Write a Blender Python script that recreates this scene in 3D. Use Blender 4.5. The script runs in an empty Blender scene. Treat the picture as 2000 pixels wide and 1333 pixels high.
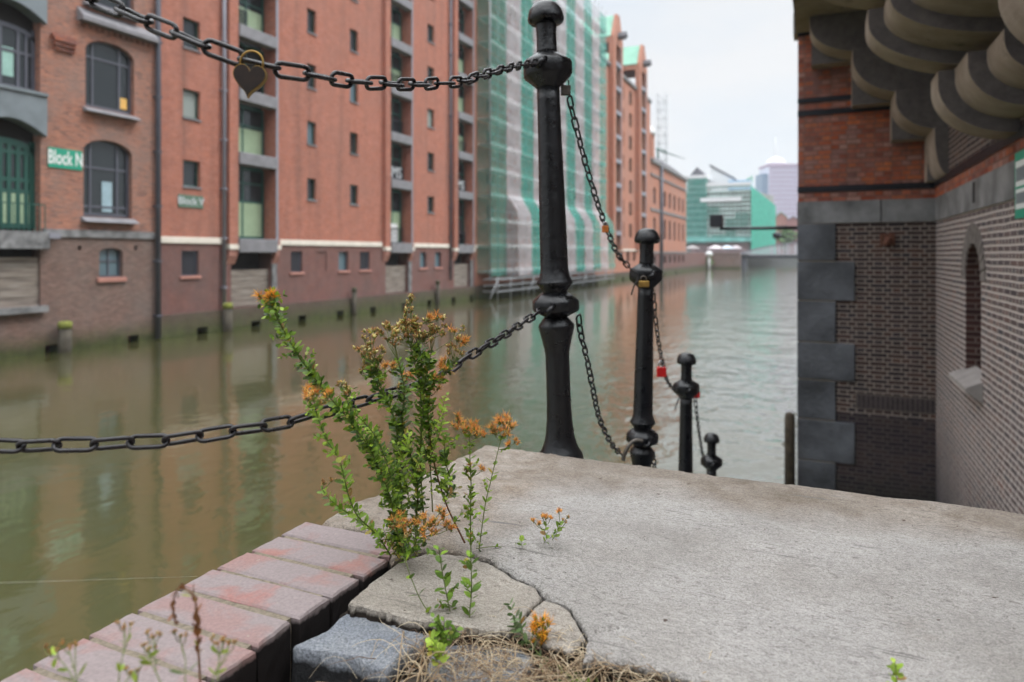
import bpy, bmesh, math, random
import numpy as np
from mathutils import Vector, Matrix, noise as mn
random.seed(7)
R_ = math.radians
SC = bpy.context.scene
COL = SC.collection

# ------------------------------------------------------------------ camera, light
# world: +Y runs along the canal, +X to the right bank, z=0 is the top of the quay landing
CAMZ = 0.585; WATER = -3.475; FPX = 1333.3
YAW = math.atan2(597.0, FPX)
cy_, sy_ = math.cos(YAW), math.sin(YAW)
cam = bpy.data.cameras.new("camera"); camo = bpy.data.objects.new("camera", cam); COL.objects.link(camo)
camo.location = (0, 0, CAMZ); camo.rotation_euler = (R_(90), 0, YAW)
cam.lens = 24; cam.sensor_width = 36; cam.shift_y = -169.5/2000
cam.clip_start = 0.02; cam.clip_end = 6000
cam.dof.use_dof = True; cam.dof.focus_distance = 1.42; cam.dof.aperture_fstop = 2.9; cam.dof.aperture_blades = 9
SC.camera = camo

SUN_EL, SUN_AZ = 52, 62      # azimuth from +Y towards +X
world = bpy.data.worlds.new("World"); SC.world = world; world.use_nodes = True
nt = world.node_tree; nt.nodes.clear()
def wn(t, **k):
    n = nt.nodes.new(t)
    for a, b in k.items(): setattr(n, a, b)
    return n
sky = wn('ShaderNodeTexSky', sky_type='NISHITA', sun_disc=False, sun_elevation=R_(SUN_EL), sun_rotation=R_(SUN_AZ))
skym = wn('ShaderNodeVectorMath', operation='SCALE'); skym.inputs['Scale'].default_value = 1.0
nt.links.new(sky.outputs[0], skym.inputs[0])
tc = wn('ShaderNodeTexCoord'); sep = wn('ShaderNodeSeparateXYZ'); nt.links.new(tc.outputs['Generated'], sep.inputs[0])
mr = wn('ShaderNodeMapRange'); mr.inputs[1].default_value = .34; mr.inputs[2].default_value = 1
mr.inputs[3].default_value = 8.3; mr.inputs[4].default_value = 46.0
nt.links.new(sep.outputs[2], mr.inputs[0])
mp = wn('ShaderNodeMapping'); mp.inputs['Scale'].default_value = (1, 1, 2.6); nt.links.new(tc.outputs['Generated'], mp.inputs[0])
cn = wn('ShaderNodeTexNoise'); cn.inputs['Scale'].default_value = 2.2; cn.inputs['Detail'].default_value = 5
nt.links.new(mp.outputs[0], cn.inputs['Vector'])
cr = wn('ShaderNodeValToRGB'); cr.color_ramp.elements[0].position = .36; cr.color_ramp.elements[1].position = .62
cr.color_ramp.elements[0].color = (.84, .92, 1.0, 1); cr.color_ramp.elements[1].color = (1.0, 1.0, 1.0, 1)
nt.links.new(cn.outputs[0], cr.inputs[0])
ml = wn('ShaderNodeVectorMath', operation='SCALE'); nt.links.new(cr.outputs[0], ml.inputs[0]); nt.links.new(mr.outputs[0], ml.inputs['Scale'])
mx = wn('ShaderNodeMix', data_type='RGBA'); mx.inputs[0].default_value = .90
nt.links.new(skym.outputs[0], mx.inputs[6]); nt.links.new(ml.outputs[0], mx.inputs[7])
bg = wn('ShaderNodeBackground'); bg.inputs[1].default_value = .115
ow = wn('ShaderNodeOutputWorld'); nt.links.new(mx.outputs[2], bg.inputs[0]); nt.links.new(bg.outputs[0], ow.inputs[0])

sl = bpy.data.lights.new("sun", 'SUN'); sl.energy = 1.5; sl.angle = R_(14); sl.color = (1, .95, .88)
so = bpy.data.objects.new("sun", sl); COL.objects.link(so)
sdir = Vector((math.sin(R_(SUN_AZ))*math.cos(R_(SUN_EL)), math.cos(R_(SUN_AZ))*math.cos(R_(SUN_EL)), math.sin(R_(SUN_EL))))
so.rotation_euler = sdir.to_track_quat('Z', 'Y').to_euler()
SC.view_settings.view_transform = 'Standard'; SC.view_settings.look = 'None'
SC.view_settings.exposure = 0.0; SC.view_settings.gamma = 1
SC.cycles.max_bounces = 6; SC.cycles.transparent_max_bounces = 24; SC.cycles.caustics_reflective = False; SC.cycles.caustics_refractive = False

# ------------------------------------------------------------------ geometry of sight lines
def ray(px, py):
    r = (px-1000)/FPX; s = (497-py)/FPX
    return (-sy_ + cy_*r, cy_ + sy_*r, s)
def Pd(px, py, d):
    a = ray(px, py); return Vector((a[0]*d, a[1]*d, CAMZ + a[2]*d))
def Px(px, py, X):
    a = ray(px, py); return Pd(px, py, X/a[0])
def Py(px, py, Y):
    a = ray(px, py); return Pd(px, py, Y/a[1])
def G(px, py, z=0.0):
    a = ray(px, py); return Pd(px, py, (z-CAMZ)/a[2])
XF = -28.8
def FY(px, X=XF): return Px(px, 497, X).y
def FZ(px, py, X=XF): return Px(px, py, X).z

# ------------------------------------------------------------------ mesh builder
def wloc(o):
    v = Vector((0, 0, 0))
    while o is not None:
        v = v + o.location; o = o.parent
    return v
class MB:
    def __init__(s): s.v = []; s.f = []; s.c = []; s.sm = []
    def add(s, vs, fs, col=None, smooth=False):
        b = len(s.v); s.v += [tuple(q) for q in vs]
        for f in fs: s.f.append(tuple(b+i for i in f)); s.c.append(col); s.sm.append(smooth)
        return s
    def box(s, x0, x1, y0, y1, z0, z1, col=None):
        x0, x1 = sorted((x0, x1)); y0, y1 = sorted((y0, y1)); z0, z1 = sorted((z0, z1))
        vs = [(x, y, z) for z in (z0, z1) for y in (y0, y1) for x in (x0, x1)]
        return s.add(vs, [(0, 2, 3, 1), (4, 5, 7, 6), (0, 1, 5, 4), (2, 6, 7, 3), (0, 4, 6, 2), (1, 3, 7, 5)], col)
    def quad(s, *p, col=None): return s.add(p, [tuple(range(len(p)))], col)
    def prism(s, a, b, col=None):      # two matching outlines joined
        n = len(a)
        return s.add(list(a)+list(b), [tuple(range(n))[::-1], tuple(range(n, 2*n))]+[(i, (i+1) % n, n+(i+1) % n, n+i) for i in range(n)], col)
    def tube(s, path, r, seg=8, closed=False, col=None, cap=True):
        path = [Vector(p) for p in path]; n = len(path)
        rs = r if isinstance(r, (list, tuple)) else [r]*n
        vs = []; prev = None
        for i, p in enumerate(path):
            if closed: t = path[(i+1) % n]-path[i-1]
            else: t = path[min(i+1, n-1)]-path[max(i-1, 0)]
            t = t.normalized() if t.length > 1e-9 else Vector((0, 0, 1))
            if prev is None:
                a = Vector((0, 0, 1)) if abs(t.z) < .9 else Vector((1, 0, 0)); u = t.cross(a).normalized()
            else:
                u = prev - t*prev.dot(t); u = u.normalized() if u.length > 1e-6 else t.orthogonal().normalized()
            prev = u; w = t.cross(u)
            for k in range(seg):
                an = 2*math.pi*k/seg; vs.append(p + (u*math.cos(an)+w*math.sin(an))*rs[i])
        fs = []
        for i in range(n if closed else n-1):
            j = (i+1) % n
            for k in range(seg):
                fs.append((i*seg+k, i*seg+(k+1) % seg, j*seg+(k+1) % seg, j*seg+k))
        if cap and not closed: fs += [tuple(range(seg))[::-1], tuple(range((n-1)*seg, n*seg))]
        return s.add(vs, fs, col, True)
    def lathe(s, prof, seg=40, cx=0, cy=0, cz=0, facet=None, col=None):
        vs = []; n = len(prof)
        for i, (r, z) in enumerate(prof):
            for k in range(seg):
                a = 2*math.pi*k/seg; rr = r
                if facet and facet(i):
                    m = (a % (math.pi/4)) - math.pi/8; rr = r*(.35+.65*math.cos(math.pi/8)/math.cos(m))
                vs.append((cx+rr*math.cos(a), cy+rr*math.sin(a), cz+z))
        fs = [(i*seg+k, i*seg+(k+1) % seg, (i+1)*seg+(k+1) % seg, (i+1)*seg+k) for i in range(n-1) for k in range(seg)]
        fs += [tuple(range(seg))[::-1], tuple(range((n-1)*seg, n*seg))]
        return s.add(vs, fs, col, True)
    def build(s, name, mat, parent=None, label=None):
        me = bpy.data.meshes.new(name)
        off = wloc(parent) if parent else Vector((0, 0, 0))
        me.from_pydata([(v[0]-off.x, v[1]-off.y, v[2]-off.z) for v in s.v], [], s.f)
        if any(c is not None for c in s.c):
            at = me.color_attributes.new("tint", 'FLOAT_COLOR', 'CORNER'); arr = []
            for f, c in zip(s.f, s.c): arr += list((c or (1, 1, 1))[:3])+[1.0] if len(f) == 1 else (list((c or (1, 1, 1))[:3])+[1.0])*len(f)
            at.data.foreach_set('color', arr)
        me.polygons.foreach_set('use_smooth', s.sm)
        me.materials.append(mat); me.update()
        o = bpy.data.objects.new(name, me); COL.objects.link(o)
        if parent: o.parent = parent
        if label: o['label'] = label
        return o
def fix_normals(o):
    bm = bmesh.new(); bm.from_mesh(o.data); bmesh.ops.recalc_face_normals(bm, faces=bm.faces); bm.to_mesh(o.data); bm.free(); return o
def bevel(o, w, seg=2):
    m = o.modifiers.new('bevel', 'BEVEL'); m.width = w; m.segments = seg; m.limit_method = 'ANGLE'; m.angle_limit = R_(40); return o
def tag(o, label, cat, group=None, kind=None):
    if label: o['label'] = label
    if cat: o['category'] = cat
    if group: o['group'] = group
    if kind: o['kind'] = kind
    return o
def empty(name, loc, label, cat, group=None):
    o = bpy.data.objects.new(name, None); COL.objects.link(o); o.location = loc; o.empty_display_size = .1
    return tag(o, label, cat, group)
def structure(o): o['kind'] = 'structure'; return o

# ------------------------------------------------------------------ materials
def newmat(name):
    m = bpy.data.materials.new(name); m.use_nodes = True; t = m.node_tree; b = t.nodes['Principled BSDF']
    return m, t, b
def nd(t, typ, **k):
    n = t.nodes.new(typ)
    for a, b in k.items():
        if a.startswith('i_'): n.inputs[a[2:].replace('_', ' ')].default_value = b
        else: setattr(n, a, b)
    return n
def L(t, a, b): t.links.new(a, b)
def ramp(t, fac, stops):
    r = t.nodes.new('ShaderNodeValToRGB'); e = r.color_ramp.elements
    while len(e) < len(stops): e.new(.5)
    for q, (p, c) in zip(e, stops): q.position = p; q.color = (*c[:3], 1)
    L(t, fac, r.inputs[0]); return r
def mixc(t, fac, a, b, blend='MIX'):
    m = t.nodes.new('ShaderNodeMix'); m.data_type = 'RGBA'; m.blend_type = blend
    for idx, v in ((0, fac), (6, a), (7, b)):
        if isinstance(v, (int, float)): m.inputs[idx].default_value = v
        elif isinstance(v, tuple): m.inputs[idx].default_value = (*v[:3], 1)
        else: L(t, v, m.inputs[idx])
    return m.outputs[2]
def noise(t, vec, scale, detail=4, rough=.55, dist=0, stretch=None):
    if stretch:
        m = nd(t, 'ShaderNodeMapping'); m.inputs['Scale'].default_value = stretch; L(t, vec, m.inputs[0]); vec = m.outputs[0]
    n = nd(t, 'ShaderNodeTexNoise'); n.inputs['Scale'].default_value = scale; n.inputs['Detail'].default_value = detail
    n.inputs['Roughness'].default_value = rough; n.inputs['Distortion'].default_value = dist; L(t, vec, n.inputs['Vector']); return n.outputs[0]
def bump(t, b, h, strength, dist):
    n = nd(t, 'ShaderNodeBump'); n.inputs['Strength'].default_value = strength; n.inputs['Distance'].default_value = dist
    L(t, h, n.inputs['Height']); L(t, n.outputs[0], b.inputs['Normal']); return n
def pos(t): return nd(t, 'ShaderNodeNewGeometry').outputs['Position']
def simple(name, col, rough=.6, metal=0, var=.12, scale=3, bmp=.2, bdist=.01, spec=.5):
    m, t, b = newmat(name); p = pos(t)
    n = noise(t, p, scale, 5)
    r = ramp(t, n, [(.3, tuple(c*(1-var) for c in col)), (.7, tuple(min(1, c*(1+var)) for c in col))])
    L(t, r.outputs[0], b.inputs['Base Color']); b.inputs['Roughness'].default_value = rough; b.inputs['Metallic'].default_value = metal
    b.inputs['Specular IOR Level'].default_value = spec
    if bmp: bump(t, b, noise(t, p, scale*9, 4), bmp, bdist)
    return m
def brickmat(name, cols, mortar, bw=.25, rh=.077, ms=.012, squash=1.0, patch=None, patchscale=.35, rough=.85, bs=.35, moss=None, streak=0):
    m, t, b = newmat(name)
    g = nd(t, 'ShaderNodeNewGeometry'); sp = nd(t, 'ShaderNodeSeparateXYZ'); L(t, g.outputs['Position'], sp.inputs[0])
    sn = nd(t, 'ShaderNodeSeparateXYZ'); L(t, g.outputs['True Normal'], sn.inputs[0])
    ab = nd(t, 'ShaderNodeMath', operation='ABSOLUTE'); L(t, sn.outputs[0], ab.inputs[0])
    gt = nd(t, 'ShaderNodeMath', operation='GREATER_THAN'); L(t, ab.outputs[0], gt.inputs[0]); gt.inputs[1].default_value = .5
    mu = nd(t, 'ShaderNodeMix'); L(t, gt.outputs[0], mu.inputs[0]); L(t, sp.outputs[0], mu.inputs[2]); L(t, sp.outputs[1], mu.inputs[3])
    cb = nd(t, 'ShaderNodeCombineXYZ'); L(t, mu.outputs[0], cb.inputs[0]); L(t, sp.outputs[2], cb.inputs[1])
    # slightly uneven courses
    nz = nd(t, 'ShaderNodeTexNoise'); nz.inputs['Scale'].default_value = 3.0; L(t, cb.outputs[0], nz.inputs['Vector'])
    sb = nd(t, 'ShaderNodeVectorMath', operation='SUBTRACT'); L(t, nz.outputs['Color'], sb.inputs[0]); sb.inputs[1].default_value = (.5, .5, .5)
    scl = nd(t, 'ShaderNodeVectorMath', operation='SCALE'); L(t, sb.outputs[0], scl.inputs[0]); scl.inputs['Scale'].default_value = .02
    ad = nd(t, 'ShaderNodeVectorMath', operation='ADD'); L(t, cb.outputs[0], ad.inputs[0]); L(t, scl.outputs[0], ad.inputs[1])
    br = nd(t, 'ShaderNodeTexBrick'); L(t, ad.outputs[0], br.inputs['Vector'])
    br.inputs['Scale'].default_value = 1; br.inputs['Brick Width'].default_value = bw; br.inputs['Row Height'].default_value = rh
    br.inputs['Mortar Size'].default_value = ms; br.inputs['Mortar Smooth'].default_value = .3; br.squash = squash; br.squash_frequency = 2
    br.inputs['Color1'].default_value = (0, 0, 0, 1); br.inputs['Color2'].default_value = (1, 1, 1, 1); br.inputs['Mortar'].default_value = (.5, .5, .5, 1)
    n = len(cols); rp = ramp(t, br.outputs['Color'], [(i/(n-1) if n > 1 else 0, c) for i, c in enumerate(cols)])
    col = rp.outputs[0]
    p = g.outputs['Position']
    if patch:
        f = ramp(t, noise(t, p, patchscale, 6, .6), [(.42, (0, 0, 0)), (.66, (1, 1, 1))])
        col = mixc(t, f.outputs[0], col, mixc(t, .65, col, patch))
    fine = ramp(t, noise(t, p, 14, 5, .65), [(.25, (.72, .72, .72)), (.75, (1.2, 1.2, 1.2))])
    col = mixc(t, 1.0, col, fine.outputs[0], 'MULTIPLY')
    blot = ramp(t, noise(t, p, 1.7, 5, .7), [(.3, (.82, .80, .80)), (.7, (1.14, 1.12, 1.10))]); col = mixc(t, 1.0, col, blot.outputs[0], 'MULTIPLY')
    col = mixc(t, br.outputs['Fac'], col, mixc(t, .25, mortar, col))
    if streak:
        sf = ramp(t, noise(t, cb.outputs[0], 1.0, 5, .6, 0, (1.1, .06, 1)), [(.5, (0, 0, 0)), (.72, (1, 1, 1))])
        mm = nd(t, 'ShaderNodeMath', operation='MULTIPLY'); L(t, sf.outputs[0], mm.inputs[0]); mm.inputs[1].default_value = streak
        col = mixc(t, mm.outputs[0], col, (.07, .06, .055))
    if moss:   # (z_top, z_full, colour): growth above the waterline
        mr = nd(t, 'ShaderNodeMapRange'); mr.inputs[1].default_value = moss[0]; mr.inputs[2].default_value = moss[1]
        zz = nd(t, 'ShaderNodeMath', operation='ADD'); L(t, sp.outputs[2], zz.inputs[0])
        nn = nd(t, 'ShaderNodeMath', operation='MULTIPLY'); L(t, noise(t, p, .9, 6, .65), nn.inputs[0]); nn.inputs[1].default_value = .9
        L(t, nn.outputs[0], zz.inputs[1]); L(t, zz.outputs[0], mr.inputs[0])
        col = mixc(t, mr.outputs[0], col, ramp(t, noise(t, p, 2.5, 6), [(.35, tuple(c*.55 for c in moss[2])), (.7, moss[2])]).outputs[0])
    L(t, col, b.inputs['Base Color']); b.inputs['Roughness'].default_value = rough; b.inputs['Specular IOR Level'].default_value = .3
    inv = nd(t, 'ShaderNodeMath', operation='SUBTRACT'); inv.inputs[0].default_value = 1; L(t, br.outputs['Fac'], inv.inputs[1])
    hh = nd(t, 'ShaderNodeMath', operation='ADD'); L(t, inv.outputs[0], hh.inputs[0]); L(t, noise(t, p, 30, 4), hh.inputs[1])
    bump(t, b, hh.outputs[0], bs, .012)
    return m

M = {}
M['brick_old'] = brickmat('old_brown_red_brick', [(.16, .075, .06), (.34, .13, .085), (.46, .19, .115), (.28, .14, .11), (.40, .16, .10)], (.27, .21, .18), patch=(.24, .17, .15), patchscale=.5)
M['brick_old_low'] = brickmat('dirty_grey_brown_brick', [(.14, .09, .075), (.20, .115, .095), (.25, .155, .13)], (.20, .165, .145), patch=(.17, .14, .13), patchscale=.6, moss=(-2.0, -2.9, (.075, .085, .03)))
M['brick_red'] = brickmat('smooth_red_brick', [(.33, .115, .078), (.43, .155, .10), (.37, .15, .115), (.47, .19, .135)], (.42, .22, .16), ms=.008, patch=(.33, .15, .115), patchscale=.3, streak=.4)
M['brick_red_low'] = brickmat('purple_brown_brick', [(.175, .08, .07), (.21, .095, .08), (.185, .095, .09)], (.21, .135, .12), ms=.008, patch=(.15, .105, .10), patchscale=.4, streak=.3)
M['plinth'] = brickmat('mossy_plinth_brick', [(.085, .055, .045), (.12, .075, .06), (.10, .075, .065)], (.12, .10, .08), patch=(.10, .09, .07), moss=(-1.9, -3.0, (.085, .10, .035)))
M['brick_far'] = brickmat('far_red_brick', [(.46, .19, .12), (.52, .22, .14), (.42, .18, .13)], (.38, .22, .17), ms=.01, patch=(.38, .21, .17), patchscale=.2)
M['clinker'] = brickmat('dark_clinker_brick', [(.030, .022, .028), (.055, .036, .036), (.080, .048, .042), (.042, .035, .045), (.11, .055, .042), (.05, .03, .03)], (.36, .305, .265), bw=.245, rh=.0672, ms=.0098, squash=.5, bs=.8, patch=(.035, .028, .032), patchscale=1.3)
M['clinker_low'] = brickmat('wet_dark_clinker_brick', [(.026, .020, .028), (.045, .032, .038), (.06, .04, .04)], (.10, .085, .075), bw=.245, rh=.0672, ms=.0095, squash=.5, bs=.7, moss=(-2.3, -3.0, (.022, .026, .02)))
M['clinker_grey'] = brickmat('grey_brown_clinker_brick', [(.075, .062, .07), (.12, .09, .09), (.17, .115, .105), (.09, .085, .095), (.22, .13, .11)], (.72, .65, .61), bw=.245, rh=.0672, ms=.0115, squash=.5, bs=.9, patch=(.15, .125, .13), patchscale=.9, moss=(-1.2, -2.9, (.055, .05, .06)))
M['clinker_reveal'] = brickmat('shade_darkened_reveal_brick', [(.05, .025, .025), (.09, .04, .034), (.07, .035, .035)], (.22, .17, .15), bw=.245, rh=.0672, ms=.009, bs=.6)  # darker brick, the shade inside the slot is put into its colour
M['brick_orange'] = brickmat('orange_red_brick', [(.24, .060, .035), (.40, .095, .040), (.52, .15, .055), (.20, .075, .065), (.36, .19, .16), (.46, .11, .042), (.30, .085, .05), (.44, .26, .22)], (.15, .09, .07), bw=.205, rh=.0745, ms=.009, squash=.6, bs=.7, patch=(.22, .11, .10), patchscale=1.2)
M['brick_black'] = brickmat('black_glazed_brick', [(.012, .013, .018), (.02, .022, .03)], (.03, .03, .035), bw=.25, rh=.0745, ms=.006, rough=.35)
M['stone'] = simple('grey_granite_block', (.078, .082, .094), .8, var=.65, scale=1.7, bmp=.8, bdist=.02)
M['stone_band'] = simple('grey_sandstone_band', (.19, .19, .195), .85, var=.5, scale=2.5, bmp=.4, bdist=.01)
M['corbel'] = simple('weathered_brown_sandstone', (.20, .155, .115), .85, var=.35, scale=4, bmp=.5, bdist=.008)
def corbelmat():
    m, t, b = newmat('brown_sandstone_two_tone'); p = pos(t); g = nd(t, 'ShaderNodeNewGeometry')
    sm = ramp(t, noise(t, p, 3, 6, .65), [(.3, (.25, .20, .16)), (.7, (.42, .345, .285))]).outputs[0]      # paler tan, curved and other faces
    rk = ramp(t, noise(t, p, 9, 7, .7), [(.3, (.075, .065, .066)), (.7, (.155, .135, .13))]).outputs[0]       # darker grey, end faces turned to the camera
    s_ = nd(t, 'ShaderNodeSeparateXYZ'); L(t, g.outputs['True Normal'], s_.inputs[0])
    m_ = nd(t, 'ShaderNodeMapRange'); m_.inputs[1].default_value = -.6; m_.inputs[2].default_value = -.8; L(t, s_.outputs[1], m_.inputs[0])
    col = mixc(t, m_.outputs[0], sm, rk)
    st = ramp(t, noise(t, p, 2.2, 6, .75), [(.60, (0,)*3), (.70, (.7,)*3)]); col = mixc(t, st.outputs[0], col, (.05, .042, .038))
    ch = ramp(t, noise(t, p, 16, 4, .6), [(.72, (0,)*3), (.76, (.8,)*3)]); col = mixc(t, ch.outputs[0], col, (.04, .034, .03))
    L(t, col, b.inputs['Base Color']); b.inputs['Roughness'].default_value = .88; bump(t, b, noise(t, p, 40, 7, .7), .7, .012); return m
M['corbel'] = corbelmat()
M['sill_stone'] = simple('light_stone_sill', (.30, .275, .26), .8, var=.2, scale=6)
M['white_band'] = simple('cream_painted_band', (.72, .66, .58), .7, var=.12, scale=1.5)
M['slab_grey'] = simple('grey_painted_beam', (.20, .195, .21), .6, var=.15, scale=2)
M['metal_grey'] = simple('grey_metal', (.24, .24, .28), .5, var=.1, scale=2, bmp=.1)
M['panel_blue'] = simple('blue_grey_sheet_metal', (.17, .20, .22), .5, var=.15, scale=1.5)
M['frame_green'] = simple('dark_green_frame', (.012, .075, .058), .45, var=.15)
M['panel_green'] = simple('pale_green_panel', (.30, .40, .26), .6, var=.08)
M['frame_dark'] = simple('dark_grey_frame', (.085, .09, .115), .5, var=.1)
M['wood'] = None
M['void'] = simple('dark_interior', (.012, .010, .010), .9, bmp=0)
M['pink'] = simple('pink_brick_sill', (.42, .20, .16), .8)
M['copper'] = simple('green_copper_roof', (.20, .42, .31), .6, var=.15, scale=1.5)
M['slate'] = simple('slate_roof', (.10, .10, .115), .6, var=.2, scale=1)
M['steel'] = simple('galvanised_steel', (.30, .31, .32), .45, metal=.4, var=.1)
M['deck'] = simple('scaffold_board', (.60, .60, .60), .8, var=.15)
M['white'] = simple('white_paint', (.72, .73, .74), .6, var=.06)
M['black_plastic'] = simple('black_plastic', (.015, .017, .024), .4, bmp=0)
M['sign_green'] = simple('green_sign_enamel', (.015, .30, .19), .4, var=.05, bmp=0)
M['sign_dark'] = simple('faded_dark_green_sign', (.10, .17, .12), .5, var=.1, bmp=0)
M['letter'] = simple('white_lettering', (.75, .78, .77), .5, var=.02, bmp=0)
M['letter_grey'] = simple('grey_white_lettering', (.50, .53, .55), .5, var=.02, bmp=0)

def woodmat():
    m, t, b = newmat('weathered_timber_boards'); p = pos(t)
    c = ramp(t, noise(t, p, 3, 6, .6, 0, (1, .25, 3.5)), [(.3, (.10, .085, .075)), (.5, (.24, .20, .17)), (.7, (.34, .31, .28))])
    L(t, c.outputs[0], b.inputs['Base Color']); b.inputs['Roughness'].default_value = .85
    bump(t, b, noise(t, p, 8, 5, .6, 0, (1, .2, 5)), .4, .02); return m
M['wood'] = woodmat()
def glassmat(name, col=(.02, .026, .03), rough=.06):
    m, t, b = newmat(name); b.inputs['Base Color'].default_value = (*col, 1); b.inputs['Roughness'].default_value = rough
    b.inputs['Specular IOR Level'].default_value = .5; b.inputs['IOR'].default_value = 1.5
    bump(t, b, noise(t, pos(t), 1.5, 2), .08, .02); return m
M['glass'] = glassmat('window_glass'); M['glass_blue'] = glassmat('blue_window_glass', (.10, .16, .19), .12)
M['glass_pale'] = glassmat('pale_blind_behind_glass', (.26, .30, .28), .25)

def netmat(name, col, alpha):
    m, t, b = newmat(name); p = pos(t)
    n = noise(t, p, .55, 5, .6)
    c = ramp(t, n, [(.3, tuple(x*.72 for x in col)), (.7, col)])
    L(t, c.outputs[0], b.inputs['Base Color']); b.inputs['Roughness'].default_value = .9
    a = ramp(t, noise(t, p, .9, 4), [(.3, (alpha-.10,)*3), (.7, (alpha+.10,)*3)])
    L(t, a.outputs[0], b.inputs['Alpha'])
    bump(t, b, noise(t, p, .8, 3, .5, 0, (1, 1, .3)), .6, .3); return m
M['net_green'] = netmat('green_scaffold_net', (.05, .38, .31), .50)
M['net_dim'] = netmat('thin_green_scaffold_net', (.07, .28, .22), .45)
M['net_white'] = netmat('white_scaffold_net', (.60, .57, .60), .44)
M['net_far'] = netmat('teal_scaffold_net', (.07, .50, .37), .8)

def watermat():
    m, t, b = newmat('murky_canal_water'); p = pos(t)
    c = ramp(t, noise(t, p, .12, 4), [(.35, (.062, .066, .022)), (.7, (.080, .076, .028))])
    L(t, c.outputs[0], b.inputs['Base Color']); b.inputs['Roughness'].default_value = .16
    b.inputs['IOR'].default_value = 1.33; b.inputs['Specular IOR Level'].default_value = .5
    b.inputs['Coat Weight'].default_value = .9; b.inputs['Coat IOR'].default_value = 1.72; b.inputs['Coat Roughness'].default_value = .07
    a1 = noise(t, p, 2.2, 3, .5, .4, (1.0, .75, 1)); a2 = noise(t, p, .45, 3, .5, .3, (1.2, 1, 1))
    # the wind stirs the open water farther out, the near corner lies still
    sp = nd(t, 'ShaderNodeSeparateXYZ'); L(t, p, sp.inputs[0])
    mr = nd(t, 'ShaderNodeMapRange'); mr.inputs[1].default_value = 7; mr.inputs[2].default_value = 15; mr.inputs[3].default_value = 0; mr.inputs[4].default_value = 1
    L(t, sp.outputs[1], mr.inputs[0])
    mrx = nd(t, 'ShaderNodeMapRange'); mrx.inputs[1].default_value = -13; mrx.inputs[2].default_value = -3.5; mrx.inputs[3].default_value = 0; mrx.inputs[4].default_value = 1.1; L(t, sp.outputs[0], mrx.inputs[0])
    mxy = nd(t, 'ShaderNodeMath', operation='MULTIPLY_ADD'); L(t, mr.outputs[0], mxy.inputs[0]); L(t, mrx.outputs[0], mxy.inputs[1]); mxy.inputs[2].default_value = .14
    ad = nd(t, 'ShaderNodeMath', operation='MULTIPLY_ADD'); L(t, a2, ad.inputs[0]); ad.inputs[1].default_value = 1.6; L(t, a1, ad.inputs[2])
    bn = bump(t, b, ad.outputs[0], .5, .055); L(t, mxy.outputs[0], bn.inputs['Strength']); L(t, bn.outputs[0], b.inputs['Coat Normal'])
    return m
M['water'] = watermat()

def ironmat(name, col=(.0045, .0048, .006), rough=.30, scale=45, bs=.7, spec=.42):
    m, t, b = newmat(name); g = nd(t, 'ShaderNodeTexCoord').outputs['Object']
    c = ramp(t, noise(t, g, 9, 6, .65), [(.35, tuple(x*.6 for x in col)), (.62, col), (.8, (col[0]*4.4, col[1]*3.0, col[2]*2.2))])
    L(t, c.outputs[0], b.inputs['Base Color'])
    r = ramp(t, noise(t, g, 22, 4), [(.3, (rough-.1,)*3), (.7, (rough+.14,)*3)]); L(t, r.outputs[0], b.inputs['Roughness']); b.inputs['Specular IOR Level'].default_value = spec
    bump(t, b, noise(t, g, scale, 6, .6), bs, .004); return m
M['iron'] = ironmat('black_painted_cast_iron')
M['chain'] = ironmat('dark_worn_chain_steel', (.014, .011, .012), .30, 150, .4, .5)
M['brass'] = simple('dull_brass', (.36, .22, .06), .4, metal=.8, var=.3, scale=60, bmp=.1, bdist=.0005)
M['brass_dark'] = simple('tarnished_brown_metal', (.018, .009, .005), .45, metal=.1, var=.5, scale=90, bmp=.2, bdist=.0005)
M['red'] = simple('red_anodised_metal', (.50, .012, .012), .35, var=.1, scale=50, bmp=0)
M['orange'] = simple('worn_copper_padlock', (.45, .14, .03), .45, metal=.4, var=.3, scale=90, bmp=0)
M['grey_lock'] = simple('grey_brown_padlock', (.10, .085, .07), .5, metal=.4, var=.3, scale=90, bmp=0)
M['chrome'] = simple('bright_steel_shackle', (.55, .55, .56), .25, metal=.9, bmp=0)

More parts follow.
